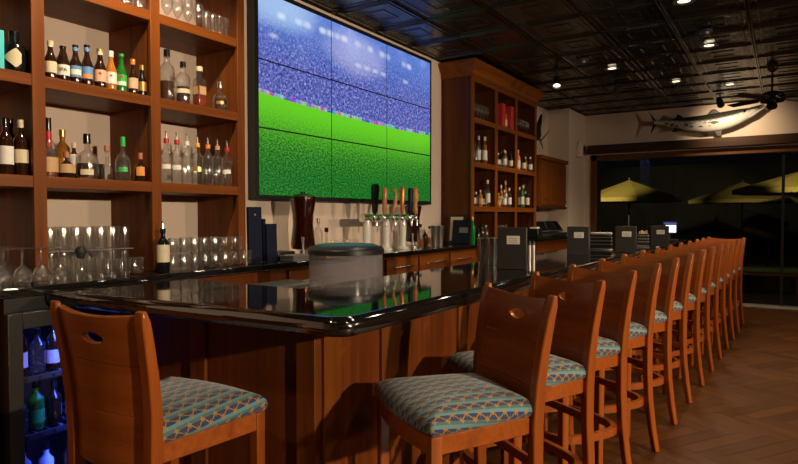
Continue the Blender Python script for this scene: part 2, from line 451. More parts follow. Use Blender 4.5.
bm = NB(); box(bm, -0.30, -0.28, -0.24, 0.24, 0.935, 0.95); obj('light_strip', bm, blue_glow, fr)

for (lz, e_) in ((0.93, 3.5), (0.66, 2.0), (0.40, 2.0)):
    ld = bpy.data.lights.new('fridge_lamp', 'AREA'); ld.shape = 'RECTANGLE'; ld.size = 0.44; ld.size_y = 0.05; ld.energy = e_; ld.spread = math.radians(110); ld.color = (0.04, 0.10, 1.0)
    o = bpy.data.objects.new('fridge_lamp', ld); COL.objects.link(o); o.location = (-2.76-0.05, 1.5, lz); o.rotation_euler = (0, math.radians(-35), PI/2*0)
    o.rotation_euler = Vector((-0.7, 0, -1)).to_track_quat('-Z', 'X').to_euler()
# ------------------------------------------------------------------ the bar
BZ = 1.07
bar = thing('bar_counter', 'long wooden bar with glossy black stone top in front of the stools', 'bar counter', (-1.5, 1.76, 0))
def lo3(bm):
    for v in bm.verts: v.co -= Vector((-1.5, 1.76, 0))
    return bm
arc = []
for k in range(7):                                   # rounded outer corner
    t = k/6*PI/2; arc.append((-1.165-0.09+0.09*math.cos(-PI/2+t), 1.495+0.09+0.09*math.sin(-PI/2+t)))
poly = [(-2.745, 1.375)] + arc + [(-1.10, 9.1), (-1.80, 9.1), (-1.865, 2.06), (-2.745, 2.06)]
bm = NB(); prism(bm, poly, BZ-0.068, BZ); o = obj('bar_top', lo3(bm), granite, bar, bevel=0.03, seg=5)
body = [(-2.68, 1.66), (-1.5, 1.755), (-1.44, 8.9), (-1.62, 8.9), (-1.68, 1.95), (-2.68, 1.95)]
bm = NB(); prism(bm, body, 0.0, BZ-0.069); obj('bar_body', lo3(bm), bar_wood, bar)
# framed front: stiles and rails on both faces
bm = NB()
for yy in [1.83, 2.22, 2.95, 3.7, 4.45, 5.2, 5.95, 6.7, 7.45, 8.2, 8.8]:
    xx = -1.5+(yy-1.755)*0.0084; box(bm, xx-0.002, xx+0.016, yy-0.05, yy+0.05, 0.0, BZ-0.07)
for k in range(10):
    y0 = 1.76+k*0.71; xx = -1.5+(y0-1.755)*0.0084; box(bm, xx-0.002, xx+0.022, y0, y0+0.71, 0, 0.14)
obj('front_frame', lo3(bm), wood_v, bar, bevel=0.003)
bm = NB()
M_ = Matrix.Translation((-1.5, 1.755, 0)) @ Matrix.Rotation(math.atan2(0.095, 1.18), 4, 'Z')
for xx in (-0.045, -0.62, -1.15): box(bm, xx-0.045, xx+0.045, -0.016, 0.002, 0, BZ-0.07, M_)
box(bm, -1.18, 0, -0.02, 0.002, 0, 0.14, M_)
obj('end_frame', lo3(bm), wood_v, bar, bevel=0.003)
# bartender's steel work shelf behind the bar
ws = thing('work_station', 'stainless steel work shelf on the bartender side of the bar', 'work table', (-2.12, 3.0, 0))
bm = NB(); box(bm, -0.24, 0.24, -0.85, 1.2, 0.78, 0.82); obj('work_surface', bm, steel, ws, bevel=0.008)
for sx_ in (-0.2, 0.2):
    for sy_ in (-0.8, 1.15):
        bm = NB(); tube(bm, [(sx_, sy_, 0), (sx_, sy_, 0.78)], 0.02); obj('leg', bm, steel, ws, smooth=True)

# ------------------------------------------------------------------ bar stools
stool_v = wood('stool_wood', (0.19, 0.041, 0.0060), (0.41, 0.102, 0.0145), 'z', 0.38, 0.45)
stool_h = wood('stool_wood_crosswise', (0.19, 0.041, 0.0060), (0.41, 0.102, 0.0145), 'x', 0.38, 0.45)
def make_stool():
    r = thing('bar_stool', 'x', 'bar stool')
    # seat outline
    base = [(-.182, -.206), (-.193, -.204), (-.198, -.190), (-.225, 0.0), (-.248, .192), (-.248, .206), (-.236, .212)]
    base += [(.236*q/6, .212+.024*(1-(q/6)**2)) for q in range(-5, 6)]
    base += [(-x_, y_) for x_, y_ in reversed(base[:7])]
    for _ in range(2):                                   # soften the corners
        nb_ = []
        for q in range(len(base)):
            (xa, ya), (xb, yb) = base[q], base[(q+1) % len(base)]
            nb_ += [(xa*.75+xb*.25, ya*.75+yb*.25), (xa*.25+xb*.75, ya*.25+yb*.75)]
        base = nb_
    def outline(n, grow=0.0): return [(x_*(1+grow/.23), y_*(1+grow/.22)) for x_, y_ in base]
    n = len(base)
    bm = NB(); prism(bm, outline(n), 0.631, 0.694); obj('seat_apron', bm, stool_h, r, smooth=True, bevel=0.004)
    bm = NB(); prev = None; uvl = bm.loops.layers.uv.new('weave'); UVV = {}
    RINGS = ((-0.01, 0.692, .083), (0.006, 0.698, .064), (0.013, 0.714, .046), (0.010, 0.732, .028), (-0.004, 0.749, .008), (-0.03, 0.763, 0), (-0.08, 0.777, 0), (-0.14, 0.784, 0), (-0.19, 0.786, 0))
    for g_, z_, ex_ in RINGS:
        ring = [bm.verts.new((p[0], p[1], z_)) for p in outline(n, g_)]
        for v, p in zip(ring, outline(n, max(-.2, min(g_, 0))+ex_)): UVV[v] = p
        if prev:
            for k in range(n): bm.faces.new((prev[k], prev[(k+1) % n], ring[(k+1) % n], ring[k]))
        else: bm.faces.new(ring)
        prev = ring
    bm.faces.new(prev)
    for f in bm.faces:
        for l in f.loops: l[uvl].uv = UVV[l.vert]
    obj('seat_cushion', bm, fabric, r, smooth=True, autos=80)
    # rear legs that run on as back posts
    for s in (-1, 1):
        pts, ws_, ds_ = [], [], []
        for x_, y_, z_, w_, d_ in ((.214, -.275, 0.0, .034, .036), (.208, -.245, .15, .036, .038), (.200, -.226, .32, .038, .040), (.196, -.219, .50, .040, .042),
                                   (.196, -.218, .66, .042, .044), (.203, -.222, .80, .043, .042), (.208, -.236, .92, .043, .038), (.2135, -.255, 1.03, .043, .034), (.217, -.266, 1.085, .042, .030), (.219, -.272, 1.12, .034, .016)):
            pts.append((s*x_, y_, z_)); ws_.append(w_); ds_.append(d_)
        bm = NB(); sweep(bm, pts, ws_, ds_); obj('back_post', bm, stool_v, r, smooth=True, bevel=0.005)
        bm = NB(); sweep(bm, [(s*.231, .195, 0), (s*.230, .194, .35), (s*.2295, .1935, .694)], [.034, .038, .042], [.034, .038, .042]); obj('leg', bm, stool_v, r, smooth=True, bevel=0.004)
    # curved back panel in three boards, eye shaped hand hole in the upper one
    def yc(z): 
        zs = ((.60, -.218), (.68, -.218), (.80, -.222), (.92, -.236), (1.03, -.255), (1.12, -.272))
        for (z0, y0), (z1, y1) in zip(zs, zs[1:]):
            if z <= z1: return y0+(y1-y0)*(z-z0)/(z1-z0)
        return zs[-1][1]
    def hw(z): return 0.178+0.020*max(0, (z-0.68))/0.44
    def Pm(u_, z_):                                    # u -1..1
        return Vector((u_*hw(z_), yc(z_)-0.027*(1-u_*u_)+0.004, z_-0.012*(1-u_*u_)*(1 if z_ > 1.0 else 0)*((z_-1.0)/0.1)))
    bm = NB()
    def patch(u0, u1, z0, z1, nu, nz):
        G = [[bm.verts.new(Pm(u0+(u1-u0)*a_/nu, z0+(z1-z0)*b_/nz)) for a_ in range(nu+1)] for b_ in range(nz+1)]
        for b_ in range(nz):
            for a_ in range(nu): bm.faces.new((G[b_][a_], G[b_][a_+1], G[b_+1][a_+1], G[b_+1][a_]))
    patch(-1, 1, .60, .7835, 20, 5); patch(-1, 1, .7855, .9435, 20, 5)
    hu, hz0, hz1, zc = .34, .985, 1.067, 1.026
    patch(-1, 1, .9455, hz0, 20, 2); patch(-1, -hu, hz0, hz1, 6, 4); patch(hu, 1, hz0, hz1, 6, 4); patch(-1, 1, hz1, 1.105, 16, 2)
    m_ = 48; inn, outr = [], []
    for k in range(m_):
        t = 2*PI*k/m_; c_, s_ = math.cos(t), math.sin(t)
        q = 1/max(abs(c_), abs(s_)); outr.append(bm.verts.new(Pm(hu*c_*q, zc+(hz1-zc)*s_*q)))
        inn.append(bm.verts.new(Pm(.27*c_, zc+.0215*math.copysign(abs(s_)**1.25, s_))))
    for k in range(m_): bm.faces.new((outr[k], outr[(k+1) % m_], inn[(k+1) % m_], inn[k]))
    o = obj('backrest', bm, stool_h, r, smooth=True, autos=60)
    md = o.modifiers.new('thick', 'SOLIDIFY'); md.thickness = 0.018; md.offset = 0
    md = o.modifiers.new('split', 'EDGE_SPLIT'); md.split_angle = math.radians(40)
    # rounded foot ring tied to the four legs
    bm = NB(); A = []
    for k in range(48):
        t = 2*PI*k/48; c_, s_ = math.cos(t), math.sin(t); e = 2/3.4
        ux, uy = math.copysign(abs(c_)**e, c_), math.copysign(abs(s_)**e, s_)
        A.append([bm.verts.new((ux*(.222+g_), uy*(.214+g_)-.012, z_)) for g_, z_ in ((-.014, .288), (.012, .288), (.012, .326), (-.014, .326))])
    for k in range(48):
        for q in range(4): bm.faces.new((A[k][q], A[(k+1) % 48][q], A[(k+1) % 48][(q+1) % 4], A[k][(q+1) % 4]))
    obj('foot_ring', bm, stool_h, r, smooth=True)
    bm = NB(); box(bm, -.18, .18, -.232, -.212, .50, .535); obj('rear_rail', bm, stool_h, r, bevel=0.003)
    return r
stool0 = make_stool()
def rot2(v, a): return Vector((v[0]*math.cos(a)-v[1]*math.sin(a), v[0]*math.sin(a)+v[1]*math.cos(a), 0))
def seat_from_post(px_, py_, a, post=(.239, -.272)):
    """stool origin from where its right-hand (photo) post top stands"""
    return Vector((px_, py_, 0))-rot2(post, a)
# the stool in front of the short end of the bar, seen from behind
a0 = math.radians(2.5)
p = seat_from_post(-1.562, 1.066, a0, (.239, -.272))
stool0.location = p; stool0.rotation_euler = (0, 0, a0)
stool0['label'] = 'bar stool at front left, back to the camera, facing the short bar end'
SG = 'wooden bar stools with star fabric seats'
stool0['group'] = SG
STX = (-.662, -.645, -.627, -.602, -.580, -.557, -.530, -.508, -.486, -.465, -.445, -.425, -.405)
STY = (2.045, 2.645, 3.210, 3.776, 4.340, 4.900, 5.455, 6.005, 6.565, 7.12, 7.685, 8.235, 8.795)
ANG = (35, 31, 31, 31, 30, 30, 29, 29, 28, 27, 25, 22, 18)
for k in range(13):
    a = PI-math.radians(ANG[k])
    p = seat_from_post(STX[k], STY[k], a, (-.239, -.272))
    lab = ('%s bar stool from the camera in the row along the bar\'s guest side' % NUM[k]) if k else 'bar stool nearest the camera in the long row, turned with its seat forward'
    copy_tree(stool0, p, a, lab, SG)

# ------------------------------------------------------------------ video wall
TY0, TY1, TZ0, TZ1, TX = 3.165, 5.70, 1.548, 3.055, -3.262
tvm, nt, b = new_mat('stadium_picture')
x, y, z = xyz(nt)
s_, t_ = y*(1/(TY1-TY0)), z*(1/(TZ1-TZ0))
hz = ((s_*-0.10)+0.505)+((s_*s_)*0.075)                      # border between grass and crowd
v3 = vec(nt, s_*1.7, t_*1.0, 0.0)
sp = noise(nt, v3, 72, 2, 0.8); sp2 = noise(nt, v3, 40, 3, 0.7); big = noise(nt, v3, 4.5, 3)
vr = nt.nodes.new('ShaderNodeTexVoronoi'); nt.links.new(v3, vr.inputs['Vector']); vr.inputs['Scale'].default_value = 95
crowd = ramp(nt, (sp*0.65)+(sp2*0.35), (0.36, (0.014, 0.022, 0.14)), (0.47, (0.065, 0.085, 0.38)), (0.56, (0.17, 0.20, 0.60)), (0.68, (0.52, 0.55, 0.92)))
fleck = sp2.gt(0.665)
crowd = mix(nt, fleck*0.6, crowd, (0.55, 0.12, 0.25))
haze = t_.sm(0.62, 0.98)
sky = ramp(nt, big, (0.3, (0.05, 0.19, 0.62)), (0.55, (0.14, 0.25, 0.72)), (0.75, (0.30, 0.48, 0.92)))
up_ = mix(nt, haze*0.75, crowd, sky)
# roof flood lights: a bead row of glowing lamps in two arcs
lx = (s_*26.0).fr()-0.5
ly = (t_-(((s_-0.45)*(s_-0.45))*-0.10+0.925))*26.0
lid, _ = rnd(nt, vec(nt, (s_*26.0).fl(), 3.0))
lampd = ((lx*lx)*0.8+(ly*ly))._m('SQRT')
up_ = mix(nt, lampd.sm(0.75, 0.05)*lid.gt(0.42)*(lid*0.8), up_, (0.85, 0.93, 1.0))
lx = ((s_*19.0)+0.3).fr()-0.5
ly = (t_-0.80)*30.0
lid, _ = rnd(nt, vec(nt, ((s_*19.0)+0.3).fl(), 9.0))
lampd = ((lx*lx)+(ly*ly))._m('SQRT')
up_ = mix(nt, lampd.sm(0.6, 0.05)*lid.gt(0.62)*0.45, up_, (0.80, 0.88, 1.0))
gx = (s_-0.47); gy = (t_-0.86)
glow = ((gx*gx)*7.0+(gy*gy)*14.0).sm(0.35, 0.0)
up_ = mix(nt, glow*0.30, up_, (0.85, 0.80, 1.0))
gx = (s_-0.08); gy = (t_-0.97)
glow = ((gx*gx)*7.0+(gy*gy)*14.0).sm(0.35, 0.0)
up_ = mix(nt, glow*0.55, up_, (0.55, 0.78, 1.0))
band = ((t_-hz)*40.0)
bc = nt.nodes.new('ShaderNodeTexNoise'); nt.links.new(vec(nt, s_*30.0, 0.0, 0.0), bc.inputs['Vector']); bc.inputs['Scale'].default_value = 1.0
hs = nt.nodes.new('ShaderNodeHueSaturation'); hs.inputs['Saturation'].default_value = 3.0; hs.inputs['Value'].default_value = 1.3
nt.links.new(bc.outputs['Color'], hs.inputs['Color'])
bc2 = noise(nt, vec(nt, s_*14.0, 5.0), 1.0, 2)
up_ = mix(nt, band.lt(0.8)*(bc2.gt(0.45))*0.55, up_, hs.outputs[0])
gv = vec(nt, s_*95.0, t_*85.0, 0.0)
gn = noise(nt, gv, 1.3, 5, 0.7); depth_ = (hz-t_)*2.1
gr = mix(nt, depth_.sm(0.0, 0.85), (0.13, 0.62, 0.015), (0.012, 0.25, 0.022))
gr = mix(nt, (gn.sm(0.40, 0.62)*depth_.sm(0.15, 0.75)).inv()*0.0+((gn.sm(0.60, 0.42))*depth_.sm(0.0, 0.6)*0.92), gr, (0.003, 0.05, 0.008))
gr = mix(nt, gn.sm(0.58, 0.74)*depth_.sm(0.2, 0.9)*0.6, gr, (0.10, 0.65, 0.12))
pic = mix(nt, t_.gt(0.0)*((t_-hz).gt(0.0)), gr, up_)
b.inputs['Base Color'].default_value = (0.01, 0.01, 0.01, 1); b.inputs['Roughness'].default_value = 0.25
nt.links.new(pic, b.inputs['Emission Color']); b.inputs['Emission Strength'].default_value = 1.0
TVMAT = (tvm, b)
tv = thing('video_wall', 'huge nine panel video wall showing a football stadium above the taps', 'television', (TX, TY0, TZ0))
bm = NB(); box(bm, XW-TX+0.002, 0.003, -0.03, TY1-TY0+0.03, -0.03, TZ1-TZ0+0.03); obj('frame', bm, black_plastic, tv)
for k in range(3):
    for q in range(3):
        w_, h_ = (TY1-TY0)/3, (TZ1-TZ0)/3
        bm = NB(); box(bm, 0.0032, 0.006, k*w_+0.006, (k+1)*w_-0.006, q*h_+0.006, (q+1)*h_-0.006); obj('screen_panel', bm, tvm, tv)

# ------------------------------------------------------------------ right shelving unit and wall cabinet
case_side_shaded = wood('case_side_shaded_wood', (0.05, 0.012, 0.0025), (0.12, 0.034, 0.006), 'z', 0.45, 0.1)  # darker copy of the cherry, shade on the case sides put into the colour
R0, R1, RX = 6.10, 8.19, -2.95
ru = thing('bookcase', 'tall cherry wood bottle case with crown moulding right of the video wall', 'shelf', (RX, 6.1, CZ))
def lo4(bm):
    for v in bm.verts: v.co -= Vector((RX, 6.1, CZ))
    return bm
RP = (6.135, 6.79, 7.43, 8.15)
for k, yy in enumerate(RP):
    bm = NB(); box(bm, XW+0.002, RX-0.01, yy-0.022, yy+0.022, CZ+.001, 3.02); obj('upright_panel', lo4(bm), case_side_shaded, ru)
    bm = NB(); box(bm, RX-0.02, RX, yy-0.036, yy+0.036, CZ+.001, 3.0); obj('face_stile', lo4(bm), wood_v, ru, bevel=0.003)
for zz in (1.505, 2.01, 2.51, 2.97):
    for a_, b_ in zip(RP, RP[1:]):
        bm = NB(); box(bm, XW+0.004, RX-0.002, a_+0.022, b_-0.022, zz-0.06, zz); obj('shelf_board', lo4(bm), wood_h, ru, bevel=0.003)
bm = NB(); box(bm, XW+0.002, XW+0.012, R0, R1, CZ+.001, 3.0); obj('back_panel', lo4(bm), dark_wood, ru)
bm = NB()
prev = None
for e_, z_ in ((0.0, 2.96), (0.012, 2.98), (0.02, 3.02), (0.055, 3.075), (0.075, 3.10), (0.075, 3.13)):
    ring = [bm.verts.new(p_) for p_ in ((XW+0.002, R0-e_, z_), (RX+e_, R0-e_, z_), (RX+e_, R1+e_, z_), (XW+0.002, R1+e_, z_))]
    if prev:
        for q in range(4): bm.faces.new((prev[q], prev[(q+1) % 4], ring[(q+1) % 4], ring[q]))
    else: bm.faces.new(ring)
    prev = ring
bm.faces.new(prev); obj('crown_moulding', lo4(bm), wood_h, ru)
wc = thing('wall_cabinet', 'small cherry wall cupboard beyond the tall bottle case', 'cabinet', (-3.0, 9.05, 1.6))
bm = NB(); box(bm, -0.335, 0, -0.62, 0.60, -0.06, 0.62); obj('body', bm, wood_v, wc)
bm = NB(); box(bm, -0.335, 0.05, -0.65, 0.63, 0.62, 0.68); obj('cornice', bm, wood_h, wc, bevel=0.015)
bm = NB(); box(bm, -0.335, 0.03, -0.64, 0.62, -0.10, -0.06); obj('light_rail', bm, dark_wood, wc, bevel=0.008)
for k in range(3):
    y0 = -0.60+k*0.40
    bm = NB(); box(bm, 0.001, 0.02, y0+0.01, y0+0.39, -0.04, 0.60); box(bm, 0.02, 0.03, y0+0.08, y0+0.32, 0.04, 0.52)
    d = obj('door', bm, wood_v, wc, bevel=0.006)
    bm = NB(); lathe(bm, [(0, 0), (0.012, 0.006), (0.012, 0.018), (0, 0.022)], 10, M=Matrix.Translation((0.02, y0+0.36, 0.02)) @ Matrix.Rotation(PI/2, 4, 'Y')); obj('knob', bm, chrome, d, smooth=True)

# ------------------------------------------------------------------ bottles and glasses
def prof_bottle(kind, h, r):
    if kind == 'beer': return [(0, 0), (r*.92, 0), (r, .012), (r, .50*h), (r*.93, .56*h), (r*.62, .67*h), (r*.44, .78*h), (r*.40, .93*h), (r*.46, .94*h), (r*.46, .965*h), (0, .965*h)], .95*h, r*.50, .07*h
    if kind == 'stubby': return [(0, 0), (r*.92, 0), (r, .012), (r, .52*h), (r*.95, .60*h), (r*.72, .74*h), (r*.50, .86*h), (r*.44, .93*h), (r*.46, .965*h), (0, .965*h)], .95*h, r*.52, .07*h
    if kind == 'spirit': return [(0, 0), (r*.94, 0), (r, .01), (r, .60*h), (r*.92, .66*h), (r*.55, .72*h), (r*.36, .77*h), (r*.33, .93*h), (r*.38, .94*h), (0, .95*h)], .86*h, r*.42, .14*h
    if kind == 'squat': return [(0, 0), (r*.90, 0), (r, .02), (r, .36*h), (r*.96, .44*h), (r*.78, .54*h), (r*.40, .62*h), (r*.26, .67*h), (r*.25, .82*h), (0, .82*h)], .78*h, r*.33, .22*h
    if kind == 'decanter': return [(0, 0), (r*.92, 0), (r, .015), (r, .30*h), (r*.75, .42*h), (r*.38, .50*h), (r*.34, .80*h), (r*.42, .84*h), (0, .84*h)], .82*h, r*.5, .16*h
    return [(0, 0), (r*.94, 0), (r, .01), (r, .64*h), (r*.90, .70*h), (r*.40, .74*h), (r*.38, .92*h), (0, .93*h)], .88*h, r*.48, .12*h
def ring_label(bm, r, z0, z1, aim, half, n=14):
    lathe(bm, [(r, z0), (r, z1)], n, a0=aim-half, a1=aim+half)
def bottle(label, loc, h, r, kind='spirit', glass=None, cap=black_gloss, liquid=None, fill=.5, lab=None, lab_z=(.14, .42), half=1.5,
           pourer=False, neck=None, group=None, square=False, name='bottle', flat=1.0):
    t = thing(name, label, 'bottle', loc, 0, group)
    aim = math.atan2(-loc[1], -loc[0]) if abs(loc[0]) > 1e-6 else 0.0
    pr_, cz_, cr, ch = prof_bottle(kind, h, r)
    n = 4 if square else 20
    bm = NB(); lathe(bm, pr_, n, a0=(PI/4 if square else 0), a1=(PI/4 if square else 0)+2*PI)
    rb = obj('body', bm, glass or bottle_glass, t, smooth=not square, autos=50, bevel=(0.008 if square else 0))
    rr = r if not square else r*.72
    if liquid:
        bm = NB(); lp = [(rq*.9, zq) for rq, zq in pr_ if zq < fill*h and zq > .01]
        lr = lp[-1][0] if lp else r*.9
        lathe(bm, [(0, .008), (lr if not lp else lp[0][0], .008)]+lp+[(lr, fill*h), (0, fill*h)], n, a0=(PI/4 if square else 0), a1=(PI/4 if square else 0)+2*PI)
        obj('liquid', bm, liquid, t, smooth=not square)
    if lab:
        bm = NB()
        if square:
            a_ = r*.72; box(bm, a_, a_+.0015, -a_*.8, a_*.8, lab_z[0]*h, lab_z[1]*h); box(bm, -a_*.8, a_*.8, -a_-.0015, -a_, lab_z[0]*h, lab_z[1]*h)
        else: ring_label(bm, r+.0012, lab_z[0]*h, lab_z[1]*h, aim, half)
        obj('paper_label', bm, lab, t, smooth=not square)
    if neck:
        bm = NB(); lathe(bm, [(cr*.98, cz_-ch*1.3), (cr*1.02, cz_)], 16); obj('neck_foil', bm, neck, t, smooth=True)
    if pourer:
        bm = NB(); lathe(bm, [(0, .86*h), (cr*1.06, .86*h), (cr*1.06, .955*h), (0, .955*h)], 14); obj('collar', bm, cap, t, smooth=True)
        bm = NB(); tube(bm, [(0, 0, .95*h), (0, 0, 1.06*h), (.004, -.008, 1.12*h)], [.007, .0045, .004], 8); obj('pourer', bm, chrome, t, smooth=True)
    else:
        bm = NB(); lathe(bm, [(0, cz_), (cr, cz_), (cr*1.03, cz_+ch*.1), (cr, cz_+ch), (0, cz_+ch)], 16); obj('cap', bm, cap, t, smooth=True)
    return t
def on_shelf(px_, ytop, ybase, X, z):
    """stand point on the shelf z and the height up to the photo's bottle top"""
    p = at(px_, (ytop+ybase)/2, 'x', X); q = at(px_, ytop, 'x', X)
    return Vector((X, p.y, z+.0012)), q.z-z-.0012

S1, S2, S3 = SH
XB = -2.985
# upper shelf, far left bay
p, h = on_shelf(14, 32, 70, -3.0, S2)
t = thing('bottle', 'squat round black apothecary bottle with a cream diamond label', 'bottle', p)
bm = NB(); lathe(bm, [(0, 0), (.046, 0), (.050, .01), (.050, .105), (.042, .125), (.02, .132), (.018, .145), (0, .145)], 24); obj('body', bm, black_gloss, t, smooth=True)
bm = NB(); lathe(bm, [(0, .14), (.022, .14), (.022, h), (0, h)], 16); obj('cap', bm, black_gloss, t, smooth=True)
aim = math.atan2(-p.y, -p.x); bm = NB(); vs = []
N_ = 12
G = []
for q in range(N_+1):
    a_ = -0.95+1.55*q/N_; hh_ = .045*(1-((.15-a_)/1.10 if a_ < .15 else (a_-.15)/.85)); hh_ = max(.001, hh_)
    G.append([bm.verts.new((.0512*math.cos(aim+a_), .0512*math.sin(aim+a_), .062+zz*hh_)) for zz in (-1, 1)])
for A, B in zip(G, G[1:]): bm.faces.new((A[0], B[0], B[1], A[1]))
obj('paper_label', bm, cream, t, smooth=True)
p, h = on_shelf(-6, 30, 66, -3.0, S2)
bm = NB(); box(bm, -.03, .03, -.03, .03, 0, h); tag(obj('gift_box', bm, cyan_card, loc=p, bevel=.003), 'tall turquoise box at the left edge beside the black bottle', 'box')
# lower shelf, far left bay
for px_, yt, gl, cp, lb, ly, X, nm in ((5.5, 118, brown_bottle, black_gloss, white, (.18, .50), -2.99, 'dark bottle with black cap and pale label at the far left edge'),
                            (10.5, 119, brown_bottle, black_gloss, white, (.18, .50), -3.09, 'dark bottle with black cap set back behind two whisky bottles at left'),
                            (20.8, 120, brown_bottle, cream, cream, (.22, .46), -2.99, 'dark whisky bottle with a cream cap and yellowish label')):
    p, h = on_shelf(px_, yt, 174, X, S1); bottle(nm, p, h, .031, 'spirit', gl, cp, lab=lb, lab_z=ly)
# beers
BG = 'beer bottles on the upper left shelf'
beers = [(50.5, 42, brown_bottle, cream, cream, cream, .027, 'beer', 'brown beer bottle with white foil neck and pale label, leftmost of the beers'),
         (63, 47, brown_bottle, black_gloss, white, None, .029, 'stubby', 'brown beer bottle whose white label has large dark letters IPA'),
         (75.5, 46, brown_bottle, black_gloss, blue_paper, blue_paper, .027, 'beer', 'brown beer bottle with a light blue label and blue neck band'),
         (87, 46, brown_bottle, black_gloss, blue_paper, blue_paper, .027, 'beer', 'brown beer bottle with a blue and orange label'),
         (100, 50, brown_bottle, gold, pink_paper, cream, .029, 'beer', 'dark beer bottle with a round pale label and cream neck foil'),
         (111, 52, amber_bottle, white, white, white, .027, 'beer', 'light amber beer bottle with white label and red dot'),
         (121.5, 55, green_bottle, green_plastic, green_plastic, None, .026, 'beer', 'green glass beer bottle with a red star on its label'),
         (133, 60, brown_bottle, gold, pink_paper, orange_plastic, .0255, 'beer', 'dark beer bottle with orange neck foil and pale oval label'),
         (142, 66, black_gloss, gold, gold, gold, .023, 'beer', 'small black beer bottle with gold label and gold foil')]
for px_, yt, gl, cp, lb, nk, r_, kd, nm in beers:
    p, h = on_shelf(px_, yt, 80+(px_-50)*.16, XB, S2); t = bottle(nm, p, h, r_, kd, gl, cp, lab=lb, neck=nk, group=BG, lab_z=(.16, .46))
    aim = math.atan2(-p.y, -p.x)
    def disc(nmn, rad, zc_, mat, off=.0025):
        bm = NB(); G = []
        for q in range(18):
            a_ = 2*PI*q/18; G.append(bm.verts.new(((r_+off)*math.cos(aim+rad*math.cos(a_)/r_), (r_+off)*math.sin(aim+rad*math.cos(a_)/r_), zc_+rad*math.sin(a_))))
        bm.faces.new(G); obj(nmn, bm, mat, t)
    rt_ = (PI/2, 0, aim+PI/2)
    dv = Vector((math.cos(aim), math.sin(aim), 0))
    if 'IPA' in nm: text('label_lettering', 'IPA', .026, black_gloss, t, dv*(r_+.004)+Vector((0, 0, .31*h)), rt_)
    if 'orange label' in nm:
        bm = NB(); ring_label(bm, r_+.002, .17*h, .27*h, aim, 1.0); obj('label_band', bm, orange_paper, t, smooth=True)
    if 'light blue' in nm:
        bm = NB(); ring_label(bm, r_+.002, .22*h, .36*h, aim, 1.0); obj('label_band', bm, white, t, smooth=True)
    if 'red dot' in nm or 'round pale' in nm: disc('label_emblem', .006, .36*h, red_plastic)
    if 'red star' in nm:
        bm = NB(); ring_label(bm, r_+.002, .17*h, .27*h, aim, .9); obj('label_band', bm, white, t, smooth=True)
        bm = NB(); vs = []
        for q in range(10):
            a_ = PI/2+q*PI/5; rad = .012 if q % 2 == 0 else .005
            vs.append(bm.verts.new(((r_+.003)*math.cos(aim+rad*math.cos(a_)/r_), (r_+.003)*math.sin(aim+rad*math.cos(a_)/r_), .40*h+rad*math.sin(a_))))
        bm.faces.new(vs); obj('label_emblem', bm, red_plastic, t)
# lower shelf, middle bay
p, h = on_shelf(48.5, 118, 176, -2.99, S1); bottle('clear whiskey bottle with tall black and red stopper and tan label', p, h, .040, 'squat', None, black_gloss, amber_liquid, .30, tan_paper, (.08, .33), neck=red_plastic)
p, h = on_shelf(62.5, 130, 176, -3.17, S1); bottle('amber bottle with a gold cap standing behind a tan label bottle', p, h, .036, 'spirit', amber_bottle, gold)
p, h = on_shelf(66.5, 152, 177, -2.985, S1); bottle('low dark whiskey flask with a wide tan label', p, h, .039, 'squat', brown_bottle, cork, lab=tan_paper, lab_z=(.18, .52))
p, h = on_shelf(74, 143, 177, -3.085, S1); bottle('dark bottle with a white label behind the low whiskey flask', p, h, .025, 'spirit', brown_bottle, cream, lab=white, lab_z=(.4, .68))
p, h = on_shelf(87, 134, 178, -2.99, S1); bottle('round clear flask half full of dark whiskey with a thick black cap', p, h, .052, 'squat', None, black_gloss, dark_liquid, .34, cream, (.08, .20), half=.6)
p, h = on_shelf(99.5, 164, 179, -3.10, S1); bm = NB(); box(bm, -.02, .02, -.02, .02, 0, h); tag(obj('jar', bm, black_gloss, loc=p, bevel=.006), 'small black jar between the round flask and the cork decanter', 'jar')
p, h = on_shelf(107, 145, 180, -2.99, S1); bottle('small clear decanter with a red cork stopper', p, h, .026, 'decanter', None, cork)
p, h = on_shelf(123, 137, 182, -2.99, S1); bottle('clear rounded bottle with green stopper and green label', p, h, .040, 'squat', None, green_plastic, None, .3, green_plastic, (.2, .3), half=.6)
p, h = on_shelf(140.5, 153, 182, -2.99, S1); t = bottle('dark squat bottle with a round orange label', p, h, .036, 'squat', brown_bottle, cork, lab=orange_paper, lab_z=(.2, .5), half=.6)
# right bay, upper shelf
p, h = on_shelf(167, 50, 103, -2.99, S2); bottle('tall clear bottle part filled with dark liquor', p, h, .042, 'spirit', None, black_gloss, dark_liquid, .38)
p, h = on_shelf(183, 62, 104, -2.99, S2); bottle('clear bottle of dark liquor with a narrow cream label', p, h, .040, 'spirit', None, black_gloss, dark_liquid, .40, cream, (.24, .34))
p, h = on_shelf(199.5, 67, 107, -2.99, S2); bottle('square clear bottle of red amber liquor', p, h, .042, 'square', None, cream, red_liquid, .52, tan_paper, (.3, .5), square=True)
p, h = on_shelf(220, 82, 110, -2.99, S2); bottle('squat decanter of dark liquor with a round stopper', p, h, .046, 'squat', None, chrome, dark_liquid, .38, gold, (.2, .3), half=.5)
